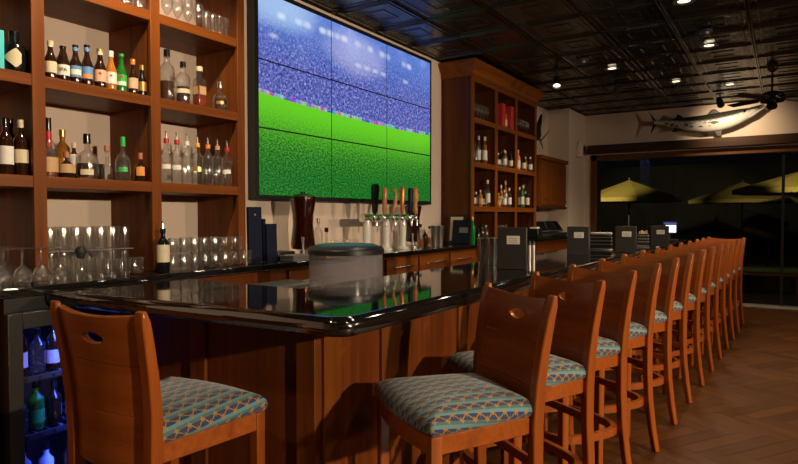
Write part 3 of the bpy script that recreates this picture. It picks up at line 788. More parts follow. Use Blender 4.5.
# right bay, lower shelf: clear spirits with pourers
caps = (red_plastic, red_plastic, white, yellow_plastic, orange_plastic, tan_paper, red_plastic)
cn = ('red collar, leftmost of seven', 'red collar, second of seven', 'plain white collar', 'yellow collar', 'orange collar', 'tan collar', 'red collar, rightmost of seven')
for k, px_ in enumerate((166.5, 177, 187, 197.5, 208, 217.5, 227)):
    p, h = on_shelf(px_, 133+k*1.6, 185, -2.99, S1)
    t = bottle('clear spirit bottle with metal pourer and %s' % cn[k], p, h*.93, .034, 'spirit', None, caps[k], None, .5, white if k in (0, 1, 6) else (gold if k == 3 else None), (.30, .40), half=.7, pourer=True, group='clear spirit bottles with pourers')
# dark bottle on the counter
p, h = on_shelf(163, 223, 274, -2.86, CZ); bottle('dark wine bottle with cream label standing on the counter before the middle upright', p, h*.93, .034, 'spirit', black_gloss, black_gloss, lab=cream, lab_z=(.22, .60), pourer=True)

# glass shapes
def tumbler(h, r): return [(0, .004), (r*.80, .004), (r*.82, .010), (r, h), (r*1.0, h)]
def mk_glass(name, label, prof, cat='glass', inverted=False, h=0.0, n=16):
    bm = NB()
    pr_ = prof if not inverted else [(r_, h-z_) for r_, z_ in prof]
    lathe(bm, pr_, n)
    return tag(obj(name, bm, clear_glass, smooth=True, autos=60), label, cat)
def put(proto, used, loc, label, group):
    if not used: o = proto; used.append(1)
    else: o = proto.copy(); COL.objects.link(o)
    o.location = loc; o['label'] = label; o['group'] = group; return o
wh = .165
wineprof = [(.034, 0), (.034, .002), (.006, .006), (.004, .012), (.004, .075), (.012, .082), (.030, .10), (.037, .125), (.035, .150), (.030, wh)]
wg = mk_glass('wine_glass', 'x', wineprof, inverted=True, h=wh); u1 = []
WR = ('front row', 'second row', 'third row', 'back row')
y00 = at(2, 275, 'x', -2.79).y
for q, X in enumerate((-2.79, -2.868, -2.99, -3.09)):
    for k in range(4 if q < 2 else 3):
        put(wg, u1, Vector((X, y00+k*.080+(.04 if q == 1 else (-.06 if q == 2 else 0)), CZ+.0012)), '%s upside down wine glass in the %s at the counter\'s left end' % (ORD[k], WR[q]), 'upside down wine glasses')
hh = .125
hb_ = mk_glass('highball_glass', 'x', [(0, .005), (.026, .005), (.027, .012), (.031, hh)], inverted=True, h=hh); u2 = []
ys = [at(50+k*6.9, 265, 'x', -3.07).y for k in range(10)]
for k in range(7):
    put(hb_, u2, Vector((-3.07, ys[0]+.066*k, CZ+.0012)), '%s highball glass, lower tier of the stack in the middle bay' % ORD[k], 'stacked highball glasses')
tray_y0, tray_y1 = ys[0]-.045, ys[0]+.066*6+.036
bm = NB(); box(bm, -3.20, -3.03, tray_y0, tray_y1, 0, .004); tag(obj('tray', bm, acrylic, loc=(0, 0, CZ+hh+.0024)), 'clear sheet between the two tiers of highball glasses', 'tray')
for k in range(7):
    put(hb_, u2, Vector((-3.07, ys[0]+.066*k, CZ+hh+.0078)), '%s highball glass, upper tier of the stack in the middle bay' % ORD[k], 'stacked highball glasses')
for k in range(7):
    put(hb_, u2, Vector((-3.14, ys[0]+.066*k+.03, CZ+.0012)), '%s highball glass, lower back row of the middle bay' % ORD[k], 'stacked highball glasses')
for k in range(6):
    put(hb_, u2, Vector((-3.14, ys[0]+.066*k+.03, CZ+hh+.0078)), '%s highball glass, upper back row of the middle bay' % ORD[k], 'stacked highball glasses')
th = .088
tb = mk_glass('tumbler', 'x', [(0, .006), (.030, .006), (.032, .012), (.036, th)], h=th); u3 = []
for k in range(3):
    put(tb, u3, Vector((-2.885, at(110, 270, 'x', -2.885).y+.076*k, CZ+.0012)), '%s of three low tumblers on the counter before the middle bay' % ORD[k], 'low tumblers on the counter')
for q, (X, n_, off) in enumerate(((-2.885, 8, 0), (-2.985, 7, 0))):
    y0 = at(175, 265, 'x', X).y if q == 0 else 2.155
    rown = 'front' if q == 0 else 'back'
    for lv in range(2):
        for k in range(n_-lv):
            put(tb, u3, Vector((X, y0+k*.076, CZ+.0012+lv*(th+.002))), '%s tumbler, %s tier of the %s row in the right bay' % (ORD[k], ('lower', 'upper')[lv], rown), 'stacked tumblers')
# top shelf glasses in the right bay
sn = mk_glass('brandy_glass', 'x', [(.024, 0), (.024, .002), (.005, .006), (.004, .03), (.014, .04), (.029, .07), (.0315, .10), (.028, .14), (.024, .16)]); u4 = []
for k in range(4): put(sn, u4, Vector((-3.0, at(167+k*10.5, 10, 'x', -3.0).y, S3+.0012)), '%s of four round brandy glasses on the top shelf' % ORD[k], 'brandy glasses on the top shelf')
sh_ = mk_glass('shot_glass', 'x', [(0, .012), (.016, .012), (.018, .02), (.023, .13)]); u5 = []
for k in range(4): put(sh_, u5, Vector((-3.0, at(206+k*6.4, 20, 'x', -3.0).y, S3+.0012)), '%s of four tall glasses beside the brandy glasses' % ORD[k], 'tall glasses on the top shelf')
for k in range(3): put(tb, u3, Vector((-2.98, at(112, 0, 'x', -2.98).y+.078*k, S3+.0012)), '%s of three tumblers on the top shelf of the middle bay' % ORD[k], 'tumblers on the top shelf')
# black pump bottle among the wine glasses
p = Vector((-2.80, y00+.345, CZ+.0012))
t = thing('soda_gun_bottle', 'clear bottle with a bulky black pump head among the wine glasses', 'bottle', p)
bm = NB(); lathe(bm, [(0, 0), (.022, 0), (.023, .01), (.023, .09), (.012, .11), (.012, .12), (0, .12)], 16); obj('body', bm, clear_glass, t, smooth=True)
bm = NB(); lathe(bm, [(0, .105), (.014, .105), (.02, .12), (.026, .14), (.020, .16), (0, .165)], 16); obj('pump_head', bm, black_rubber, t, smooth=True)
bm = NB(); tube(bm, [(0, 0, .14), (.01, .035, .138), (.012, .05, .11)], .006); obj('nozzle', bm, black_rubber, t, smooth=True)

# fridge bottles
FG = 'bottles inside the drinks fridge'
fl_ = plain('pale_label', (0.55, 0.55, 0.7), .6)
for k, (dy, z_, h, lb, gl, nm) in enumerate(((-.17, .682, .25, fl_, brown_bottle, 'tall bottle with pale label on the fridge\'s top shelf'), (-.09, .682, .20, None, bottle_glass, 'clear bottle beside the tall one on the fridge\'s top shelf'),
      (-.02, .682, .22, fl_, brown_bottle, 'third bottle from left on the fridge\'s top shelf'), (.06, .682, .24, None, bottle_glass, 'fourth bottle from left on the fridge\'s top shelf'), (.14, .682, .23, fl_, bottle_glass, 'rightmost bottle on the fridge\'s top shelf'),
      (-.17, .422, .18, None, bottle_glass, 'leftmost bottle on the fridge\'s middle shelf'), (-.10, .422, .22, green_plastic, green_bottle, 'green bottle on the fridge\'s middle shelf'), (-.02, .422, .2, None, brown_bottle, 'dark bottle in the middle of the fridge\'s middle shelf'), (.07, .422, .2, fl_, bottle_glass, 'right bottle on the fridge\'s middle shelf'),
      (-.16, .122, .24, fl_, fl_, 'pale bottle low at the left of the fridge'), (-.06, .122, .22, fl_, fl_, 'pale bottle second from left low in the fridge'), (.05, .122, .22, None, brown_bottle, 'dark bottle low in the fridge'))):
    bottle(nm, Vector((-2.76-.12, 1.5+dy, z_+.001)), h, .033, 'spirit', gl, black_gloss, lab=lb, group=FG)

# ------------------------------------------------------------------ things on the back counter
def slab(bm, w, d, h, tilt=0.0):
    box(bm, -d/2, d/2, -w/2, w/2, 0, h, Matrix.Rotation(tilt, 4, 'Y'))
def menu_book(label, loc, w, h, mat, rz=0.0, tilt=-0.05, group=None, th=.018, page=True):
    t = thing('menu_book', label, 'menu', loc, rz, group)
    bm = NB(); slab(bm, w, .004, h, tilt); o = obj('front_cover', bm, mat, t, bevel=.001); o.location.x = th/2
    bm = NB(); slab(bm, w, .004, h, tilt); o = obj('back_cover', bm, mat, t, bevel=.001); o.location.x = -th/2
    bm = NB(); slab(bm, w*.97, th-.008, h*.98, tilt); obj('pages', bm, mat if not page else white, t); return t
# navy folders beside the left unit
for px0, px1, yt, X, nm in ((246, 259, 207, -2.92, 'tall navy menu folder leaning against the left shelving upright'), (260.5, 263, 219, -2.93, 'narrow navy menu folder behind two others beside the shelving'),
                            (264, 274, 224, -2.90, 'shorter navy menu folder in front of the tall ones beside the shelving')):
    y0, y1 = at(px0, 240, 'x', X).y, at(px1, 240, 'x', X).y; zt = at(px0, yt, 'x', X).z
    t = menu_book(nm, (X, (y0+y1)/2+.02, CZ+.0012), y1-y0, zt-CZ, navy, 0, -.02, 'navy menu folders', page=False)
    if px0 == 246:
        bm = NB(); lathe(bm, [(0, 0), (.008, 0), (.008, .002), (0, .003)], 12, M=Matrix.Translation((th/2 if False else .013, -.01, (zt-CZ)*.86)) @ Matrix.Rotation(PI/2, 4, 'Y')); obj('snap_button', bm, steel, t, smooth=True)
# steel tray and black pad
p = at(288, 256, 'z', CZ)
tr = thing('bar_tray', 'low stainless tray on the counter in front of the brown drink tower', 'tray', (-2.815, at(288, 256, 'x', -2.86).y+.10, CZ+.0012))
bm = NB(); box(bm, -.06, .06, -.16, .18, 0, .012); obj('base', bm, steel, tr, bevel=.004)
bm = NB()
for yq in (-.16, .17): box(bm, -.06, .06, yq, yq+.01, .012, .04)
for xq in (-.06, .05): box(bm, xq, xq+.01, -.15, .17, .012, .04)
obj('rim', bm, steel, tr, bevel=.002)
bm = NB(); box(bm, -.07, .07, -.11, .07, 0, .05); tag(obj('condiment_box', bm, black_plastic, loc=(-3.08, at(279, 250, 'x', -3.08).y+.03, CZ+.0012), bevel=.01), 'flat black box on the counter right of the navy folders', 'box')
# drink towers
def tower(label, px_, X, yt, yb, r_):
    y_ = at(px_, 220, 'x', X).y; zt = at(px_, yt, 'x', X).z; z0 = CZ
    h = zt-z0; t = thing('drink_tower', label, 'drink dispenser', (X, y_, z0+.0012), 0, 'drink towers')
    bm = NB(); lathe(bm, [(0, 0), (r_*.8, 0), (r_*.8, .012), (r_*.3, .025), (r_*.3, h*.10), (r_*.75, h*.13), (0, h*.13)], 24); obj('base', bm, chrome, t, smooth=True)
    bm = NB(); lathe(bm, [(0, h*.13), (r_*.92, h*.13), (r_*.98, h*.2), (r_*.80, h*.5), (r_*.84, h*.66), (r_*1.08, h*.90), (r_*1.05, h*.92), (0, h*.92)], 28); obj('vessel', bm, tea_liquid, t, smooth=True)
    bm = NB(); lathe(bm, [(r_*.97, h*.135), (r_*1.03, h*.2), (r_*.85, h*.5), (r_*.89, h*.66), (r_*1.13, h*.90)], 28); obj('glass_shell', bm, amber_glass, t, smooth=True)
    bm = NB(); lathe(bm, [(0, h*.90), (r_*1.1, h*.90), (r_*1.1, h*.925), (r_*.7, h*.96), (r_*.2, h*.975), (r_*.2, h), (0, h)], 28); obj('lid', bm, black_gloss, t, smooth=True)
    a_ = math.atan2(-y_, -X); d = Vector((math.cos(a_), math.sin(a_), 0))
    bm = NB(); tube(bm, [d*r_*.8+Vector((0, 0, h*.18)), d*r_*1.4+Vector((0, 0, h*.18)), d*r_*1.5+Vector((0, 0, h*.10))], .009); tp = obj('spigot', bm, chrome, t, smooth=True)
    bm = NB(); tube(bm, [d*r_*1.35+Vector((0, 0, h*.18)), d*r_*1.35+Vector((0, 0, h*.32))], [.008, .012]); obj('spigot_handle', bm, chrome, tp, smooth=True)
tower('brown filled waisted glass drink tower right of the navy folders', 303, -3.0, 192, 247, .088)
tower('slimmer brown drink tower right of the beer taps', 413, -3.06, 203, 245, .075)
# clear bottles by the tower, small upside down glasses
p, h = on_shelf(318, 218, 250, -3.05, CZ); bottle('tall clear bottle right of the brown drink tower', p, h, .035, 'spirit', None, chrome)
p, h = on_shelf(326.5, 227, 250, -3.02, CZ); bottle('short clear bottle with a black round stopper right of the drink tower', p, h, .03, 'decanter', None, black_gloss)
bm = NB(); box(bm, -.03, .03, -.04, .04, 0, .075); tag(obj('snack_box', bm, orange_paper, loc=(-2.80, at(312, 247, 'x', -2.80).y+.17, CZ+.0012), bevel=.003), 'small orange box on the counter beside the acrylic bin', 'box')
jg = mk_glass('coupe_glass', 'x', [(.024, 0), (.006, .005), (.005, .05), (.020, .065), (.026, .09), (.027, .115)]); u6 = []
for k in range(4): put(jg, u6, Vector((-3.0, at(334+k*7.2, 240, 'x', -3.0).y, CZ+.0012)), '%s of four stemmed glasses behind the acrylic bin' % ORD[k], 'stemmed glasses behind the acrylic bin')
# beer tap tower
TXp = -2.98
ty = [at(px_, 217, 'x', TXp).y for px_ in (367, 376.5, 386, 394.5, 402.5, 408)]
zt = at(385, 218, 'x', TXp).z
tt = thing('beer_tap_tower', 'chrome beer tap tower with six tall handles below the video wall', 'beer tap', (TXp, ty[2], CZ+.0012))
bm = NB(); tube(bm, [(0, ty[0]-ty[2]-.07, zt-CZ), (0, ty[-1]-ty[2]+.07, zt-CZ)], .034, 16); obj('manifold', bm, chrome, tt, smooth=True)
for q in (0, 2, 4):
    bm = NB(); yq = ty[q]-ty[2]
    lathe(bm, [(0, 0), (.06, 0), (.06, .012), (.036, .03), (.032, .10), (.038, zt-CZ-.06), (.032, zt-CZ)], 20, c=(0, yq, 0)); obj('column', bm, plain('white_ceramic', (.72, .68, .62), .2, coat=.5), tt, smooth=True)
hm = (black_gloss, brass_wood, brass_wood, plain('copper_tap', (.6, .2, .08), .3, .6), navy, plain('carved_tap', (.5, .2, .05), .4))
hl = (.285, .26, .25, .28, .275, .285)
for q in range(6):
    yq = ty[q]-ty[2]; z0 = zt-CZ
    bm = NB(); tube(bm, [(.02, yq, z0), (.08, yq, z0), (.10, yq, z0-.02), (.10, yq, z0-.075)], [.014, .014, .012, .009], 12); fc = obj('faucet', bm, chrome, tt, smooth=True)
    bm = NB(); lathe(bm, [(0, -.026), (.018, -.022), (.028, -.008), (.028, .008), (.018, .022), (0, .03)], 14, c=(.075, yq, z0)); obj('faucet_collar', bm, chrome, fc, smooth=True)
    bm = NB(); L = hl[q]
    if q == 0: sweep(bm, [(.08, yq, z0+.03), (.08, yq, z0+.06), (.082, yq, z0+.14), (.086, yq, z0+L-.02), (.086, yq, z0+L)], [.012, .03, .036, .044, .03], [.014, .040, .055, .062, .04])
    elif q == 2: tube(bm, [(.08, yq, z0+.03), (.08, yq-.005, z0+.07), (.085, yq+.015, z0+.12), (.09, yq+.03, z0+.20), (.09, yq+.005, z0+L), (.09, yq-.02, z0+L-.02)], [.010, .016, .018, .018, .015, .010], 12)
    elif q == 5: lathe(bm, [(.008, .03), (.020, .05), (.026, .08), (.018, .12), (.030, .17), (.034, .21), (.022, .24), (.03, .265), (.012, L), (0, L)], 16, c=(.08, yq, z0))
    else: tube(bm, [(.08, yq, z0+.03), (.08, yq, z0+.06), (.083, yq, z0+.12), (.087, yq, z0+L-.03), (.088, yq, z0+L)], [.010, .017, .020, .026, .017], 12)
    obj('tap_handle', bm, hm[q], tt, smooth=True)
# bottles right of the taps
SB = 'small bottles right of the beer taps'
for px_, yt, gl, cp, nm in ((420.5, 224, None, black_gloss, 'clear bitters bottle with black cap right of the second drink tower'), (425, 229, brown_bottle, gold, 'small dark bottle with gold cap right of the beer taps'),
                            (429.5, 226, None, black_gloss, 'clear bottle with black cap next to the steel shakers on the counter')):
    p, h = on_shelf(px_, yt, 248, -2.86 if px_ < 424 else (-2.98 if px_ < 427 else -3.1), CZ); bottle(nm, p, h, .030, 'spirit', gl, cp, amber_liquid if gl is None else None, .4, group=SB)
def cup(name, label, loc, r_, h, group, mat=steel, cat='shaker'):
    t = thing(name, label, cat, loc, 0, group)
    bm = NB(); lathe(bm, [(0, .002), (r_*.74, 0), (r_*.78, .006), (r_, h), (r_*1.03, h+.002), (r_*.97, h), (r_*.75, .01), (0, .01)], 24); obj('cup', bm, mat, t, smooth=True)
    bm = NB(); lathe(bm, [(r_*1.0, h-.006), (r_*1.04, h-.003), (r_*1.04, h+.002), (r_*.98, h+.003)], 24); obj('rim', bm, mat, t, smooth=True); return t
for k, px_ in enumerate((434.5, 440)):
    p, h = on_shelf(px_, 226, 246, -2.93-.07*k, CZ); cup('shaker_tin', ('front', 'back')[k]+' steel shaker tin on the counter left of the menus', p, .042, h, 'shaker tins on the back counter')
# menus against the bottle case side
yq = 5.95
def leaning(label, px0, px1, yt, Y, mat, inner=None, lab_=None):
    a_, b_ = at(px0, 235, 'y', Y), at(px1, 235, 'y', Y); zt_ = at((px0+px1)/2, yt, 'y', Y).z
    t = thing('menu_board', label, 'menu', ((a_.x+b_.x)/2, Y, CZ+.0035), 0, 'menus beside the bottle case'); w = b_.x-a_.x; h = zt_-CZ
    T_ = Matrix.Rotation(-.14, 4, 'X')
    bm = NB(); box(bm, -w/2, w/2, 0, .012, 0, h, T_); obj('cover', bm, mat, t, bevel=.002)
    if inner:
        bm = NB(); box(bm, -w*.40, w*.36, -.003, 0, h*.08, h*.93, T_); obj('sheet', bm, inner, t)
    if lab_:
        bm = NB(); box(bm, lab_[0]*w, lab_[1]*w, -.003, 0, h*lab_[2], h*lab_[3], T_); o = obj('label_plate', bm, plain('grey_plate', (.16, .17, .17), .4), t)
leaning('black framed menu with a pale sheet leaning on the bottle case side', 447.5, 464, 215, 6.0, black_plastic, cream)
leaning('navy menu with grey plate in front of the pale sheet menu', 451.5, 470, 220, 5.90, navy, None, (-.12, .34, .45, .68))
p, h = on_shelf(472.5, 217, 246, -2.9, CZ); bottle('slim bright green bottle at the corner of the bottle case', p, h, .032, 'spirit', green_bottle, gold)

# ------------------------------------------------------------------ bottles in the right unit
XQ = -3.03
rg = {1: 'bottles on the lower shelf of the bottle case', 2: 'bottles on the middle shelf of the bottle case', 3: 'glasses on the upper shelf of the bottle case'}
rows = {2: (2.01, [(475.5, 143, 'c'), (478.8, 136, 'w'), (484.5, 137, 'r'), (490, 138, 'b'), (498, 153, 'w'), (501, 151, 'k'), (504.5, 150, 'w'), (509, 152, 'a'), (512, 153, 'k'), (518.2, 150, 'o'), (523.8, 155, 'k'), (526.5, 157, 'a'), (530.5, 157, 'w')]),
        1: (1.505, [(473.6, 189, 'k'), (476, 192, 'w'), (480.3, 190, 'a'), (482.6, 191, 'k'), (487.6, 180, 'w'), (492.3, 190, 'g'), (498.5, 193, 'a'), (501, 185, 'r'), (504.2, 190, 'w'), (507, 181, 'r'), (509.2, 188, 'w'), (519.5, 187, 'w'), (522, 186, 'g'), (523.4, 185, 'w'), (527.3, 188, 'k'), (530.9, 192, 'w')])}
stylem = {'c': (None, black_gloss, None), 'w': (None, white, white), 'r': (amber_liquid, cream, white), 'b': (black_gloss, cream, white), 'k': (black_gloss, black_gloss, cream), 'a': (amber_bottle, gold, tan_paper), 'o': (orange_plastic, white, white), 'g': (green_bottle, black_gloss, white)}
sn_ = {'c': 'clear glass', 'w': 'white labelled', 'r': 'reddish', 'b': 'black and white', 'k': 'black', 'a': 'amber', 'o': 'orange and white', 'g': 'green'}
protos = {}
for lv, (zz, lst) in rows.items():
    for k, (px_, yt, st) in enumerate(lst):
        X = XQ+.02 if k % 2 == 0 else XQ-.05
        p, h = on_shelf(px_, yt, 170 if lv == 2 else 205, X, zz)
        gl, cp, lb = stylem[st]
        bi = 0 if px_ < 496 else (1 if px_ < 516 else 2); p.y = min(max(p.y, RP[bi]+.053), RP[bi+1]-.053)
        bay = 'left' if px_ < 496 else ('middle' if px_ < 516 else 'right')
        sib = [q for q in lst if (q[0] < 496, q[0] < 516) == (px_ < 496, px_ < 516)]
        nm = '%s %s bottle, %s bay, %s shelf of the bottle case' % (ORD[sib.index((px_, yt, st))], sn_[st], bay, {1: 'lower', 2: 'middle'}[lv])
        bottle(nm, p, max(.12, h), .029, 'spirit', gl, cp, lab=lb, lab_z=(.15, .5), group=rg[lv])
fl = mk_glass('stemmed_glass', 'x', [(.026, 0), (.006, .005), (.005, .06), (.022, .09), (.029, .12), (.024, .19)]); u7 = []
for k in range(6): put(fl, u7, Vector((XQ, RP[0]+.10+k*.088, 2.5112)), '%s stemmed glass in the upper left bay of the bottle case' % ORD[k], rg[3])
for k in range(6): put(fl, u7, Vector((XQ, RP[2]+.10+k*.098, 2.5112)), '%s stemmed glass in the upper right bay of the bottle case' % ORD[k], rg[3])
for k, (px_, yt, w) in enumerate(((500.5, 104, .09), (509, 107, .10))):
    p, h = on_shelf(px_, yt, 124, XQ+.02, 2.51)
    bm = NB(); box(bm, -.08, .05, -w/2, w/2, 0, h); o = obj('gift_box', bm, red_book, loc=p, bevel=.004)
    tag(o, ('left', 'right')[k]+' red gift box on the upper middle shelf of the bottle case', 'box', 'red boxes on the bottle case')
p, h = on_shelf(504.6, 108, 124, XQ, 2.51); bottle('gold capped bottle between the two red gift boxes', p, h, .034, 'spirit', amber_bottle, gold, lab=cream)
for k in range(4): put(fl, u7, Vector((XQ, RP[1]+.13+k*.12, CZ+.0012)), '%s stemmed glass in the bottom middle bay of the bottle case' % ORD[k], 'glasses at the bottom of the bottle case')
for k, (px_, yt) in enumerate(((478, 228), (481.5, 224), (486, 225))):
    p, h = on_shelf(px_, yt, 243, XQ, CZ); bottle('%s dark bottle in the bottom left bay of the bottle case' % ORD[k], p, h, .034, 'spirit', (black_gloss, brown_bottle, None)[k], (navy, black_gloss, chrome)[k], group='bottles at the bottom of the bottle case')

# ------------------------------------------------------------------ clear bin behind the bar
bn = thing('ice_bin', 'clear round acrylic bin with black lid behind the bar', 'bin', (-2.13, 2.75, .82))
bm = NB(); lathe(bm, [(0, .005), (.19, .005), (.20, .02), (.212, .20), (.212, .36)], 40); obj('tub', bm, acrylic, bn, smooth=True)
bm = NB(); lathe(bm, [(0, .395), (.205, .36), (.222, .36), (.222, .385), (.205, .402), (.18, .41), (0, .418)], 40)
obj('lid', bm, black_plastic, bn, smooth=True)
bm = NB(); lathe(bm, [(0, .4185), (.16, .4115), (.175, .4115), (.16, .416), (0, .4235)], 40); obj('lid_pad', bm, plain('blue_pad', (.03, .07, .12), .4), bn, smooth=True)
bm = NB(); box(bm, -.012, .012, -.003, .003, .14, .18, Matrix.Translation((.115, -.18, 0)) @ Matrix.Rotation(.57, 4, 'Z')); obj('badge', bm, grey_metal, bn)
bm = NB(); lathe(bm, [(0, .02), (.17, .02), (.19, .12), (0, .14)], 30); obj('ice', bm, plain('grey_ice', (.28, .27, .29), .3), bn, smooth=True)

# ------------------------------------------------------------------ things on the bar
def stander(k, px0, px1, ytop, nm):
    Wm = .175; pxw = px1-px0; d = Wm*F/pxw
    yb_ = 215.5+(H-BZ)*F/d
    p = at((px0+px1)/2, yb_, 'z', BZ); h = at((px0+px1)/2, ytop, 'y', p.y).z-BZ
    a_ = -math.atan2(-p.x, p.y)*-1.0*0.55
    t = thing('menu_holder', nm, 'menu', (p.x, p.y, BZ+.0012), a_, 'charcoal menu holders along the bar')
    bm = NB(); box(bm, -Wm/2, Wm/2, -.018, -.010, 0, h); obj('front_panel', bm, charcoal, t, bevel=.002)
    bm = NB(); box(bm, -Wm/2, Wm/2, .010, .018, 0, h); obj('rear_panel', bm, charcoal, t, bevel=.002)
    bm = NB(); box(bm, -Wm/2+.004, Wm/2-.004, -.010, .010, 0, h*.94); obj('menu_stack', bm, navy, t)
    bm = NB(); box(bm, -Wm*.18, Wm*.27, -.021, -.018, h*.60, h*.80); o = obj('label_plate', bm, plain('pale_plate', (.62, .57, .50), .35), t, bevel=.001)
    bm = NB()
    for q in range(3): box(bm, -Wm*.11, Wm*.20, -.0222, -.021, h*(.645+.045*q), h*(.658+.045*q))
    obj('plate_line', bm, plain('plate_engraving', (.30, .27, .23), .4), o)
    return p
pm = [stander(0, 498, 526.5, 227.6, 'nearest charcoal menu holder with a pale plate on the bar'),
      stander(1, 567.5, 588.5, 226.6, 'second charcoal menu holder along the bar, left of the napkin caddy'),
      stander(2, 616, 635.5, 226.4, 'third charcoal menu holder along the bar, right of the napkin caddy'),
      stander(3, 651.5, 668, 226, 'farthest charcoal menu holder along the bar')]
SHK = 'polished shaker cups on the bar'
for k, (px_, nm, h) in enumerate(((483, 'left polished steel shaker cup beside the nearest menu holder', .175), (492.5, 'right polished steel shaker cup beside the nearest menu holder', .18))):
    p = at(px_, 264.5+k*.8, 'z', BZ); cup('shaker_cup', nm, (p.x, p.y, BZ+.0012), .040, h, SHK, chrome)
p = at(479, 262, 'z', BZ); cup('shaker_cup', 'slim steel cup standing behind the polished shaker cups', (p.x-.02, p.y+.1, BZ+.0012), .034, .16, SHK, steel)
# salt and pepper cylinders
for k, px_ in enumerate((529.5, 533.5)):
    p = at(px_, 258, 'z', BZ)
    t = thing('shaker_pot', ('left', 'right')[k]+' slim chrome salt pot right of the nearest menu holder', 'salt shaker', (p.x, p.y, BZ+.0012), 0, 'chrome salt and pepper pots')
    bm = NB(); lathe(bm, [(0, 0), (.0135, 0), (.0135, .10), (0, .10)], 16); obj('body', bm, steel, t, smooth=True)
    bm = NB(); lathe(bm, [(0, .10), (.014, .10), (.014, .118), (.009, .128), (0, .13)], 16); obj('cap', bm, black_plastic, t, smooth=True)
# napkin caddies
def caddy(px_, yb_, w, h, nm, packets=False):
    p = at(px_, yb_, 'z', BZ); t = thing('napkin_caddy', nm, 'caddy', (p.x, p.y, BZ+.0012), .25, 'black caddies on the bar')
    bm = NB(); box(bm, -w/2, w/2, -.07, .07, 0, .012); obj('base', bm, chrome, t, bevel=.003)
    bm = NB(); box(bm, -w/2+.008, w/2-.008, -.062, .062, .012, h*.86); obj('body', bm, black_plastic, t, bevel=.006)
    for q in range(3):
        bm = NB(); box(bm, -w/2+.003, w/2-.003, -.067, .067, h*(.30+.20*q), h*(.30+.20*q)+.006); obj('band', bm, steel, t)
    if packets:
        for q in range(4):
            bm = NB(); box(bm, -.04+.022*q, -.026+.022*q, -.03, .03, h*.86, h*(1.0+.06*(q % 2))); obj('sachet', bm, (tan_paper, cream, yellow_plastic, tan_paper)[q], t)
    else:
        bm = NB(); box(bm, -w/2+.004, w/2-.004, -.066, .066, h*.86, h); obj('napkin_stack', bm, plain('grey_napkin', (.35, .33, .30), .6), t, bevel=.01)
caddy(601, 249.5, .21, .165, 'black napkin caddy with chrome bands between second and third menu holders')
caddy(643, 246.5, .12, .16, 'small sachet caddy between third and farthest menu holders', True)
# lit screen and stand at the end of the bar
p = at(668, 238.5, 'z', BZ)
mo = thing('monitor', 'small lit white screen at the far end of the bar', 'screen', (-1.30, 8.80, BZ+.0012), .3)
bm = NB(); box(bm, -.10, .10, -.07, .07, 0, .012); obj('base', bm, black_plastic, mo, bevel=.003)
bm = NB(); box(bm, -.015, .015, .0, .02, .01, .15); obj('stand', bm, black_plastic, mo)
bm = NB(); box(bm, -.09, .09, -.02, .0, .09, .245); obj('housing', bm, black_plastic, mo, bevel=.005)
bm = NB(); box(bm, -.055, .075, -.0225, -.020, .10, .20); obj('screen', bm, screen_white, mo)
bm = NB(); box(bm, -.075, .08, -.0225, -.020, .212, .232); obj('status_bar', bm, screen_blue, mo)
# point of sale terminals on the far back counter
PG = 'black till terminals on the far counter'
for k, (px_, a_) in enumerate(((541, .9), (551, .7), (558, .6))):
    X = -2.95; y_ = at(px_, 235, 'x', X).y
    t = thing('till_terminal', ('left', 'middle', 'right')[k]+' black till terminal with tilted screen below the wall cupboard', 'till', (X, y_, CZ+.0012), -a_+PI/2+.3, PG)
    bm = NB(); box(bm, -.10, .10, -.10, .10, 0, .05); obj('base', bm, black_plastic, t, bevel=.01)
    T_ = Matrix.Translation((0, .0, .05)) @ Matrix.Rotation(-.7, 4, 'X')
    bm = NB(); box(bm, -.02, .02, .0, .03, -.02, .07, T_); obj('neck', bm, black_plastic, t)
    bm = NB(); box(bm, -.15, .15, -.015, .015, .02, .22, T_); s1 = obj('screen_housing', bm, grey_metal, t, bevel=.006)
    bm = NB(); box(bm, -.135, .135, -.018, -.0155, .035, .205, T_); obj('screen_glass', bm, black_gloss, s1)
X = -2.9; y_ = at(534, 232, 'x', X).y
t = thing('receipt_printer', 'black receipt printer with paper at the right of the bottle case', 'printer', (X, y_, CZ+.0012), 0)
bm = NB(); box(bm, -.09, .09, -.08, .08, 0, .13); obj('body', bm, black_plastic, t, bevel=.012)
bm = NB(); box(bm, -.04, .06, -.055, .055, .13, .15); obj('paper', bm, white, t)

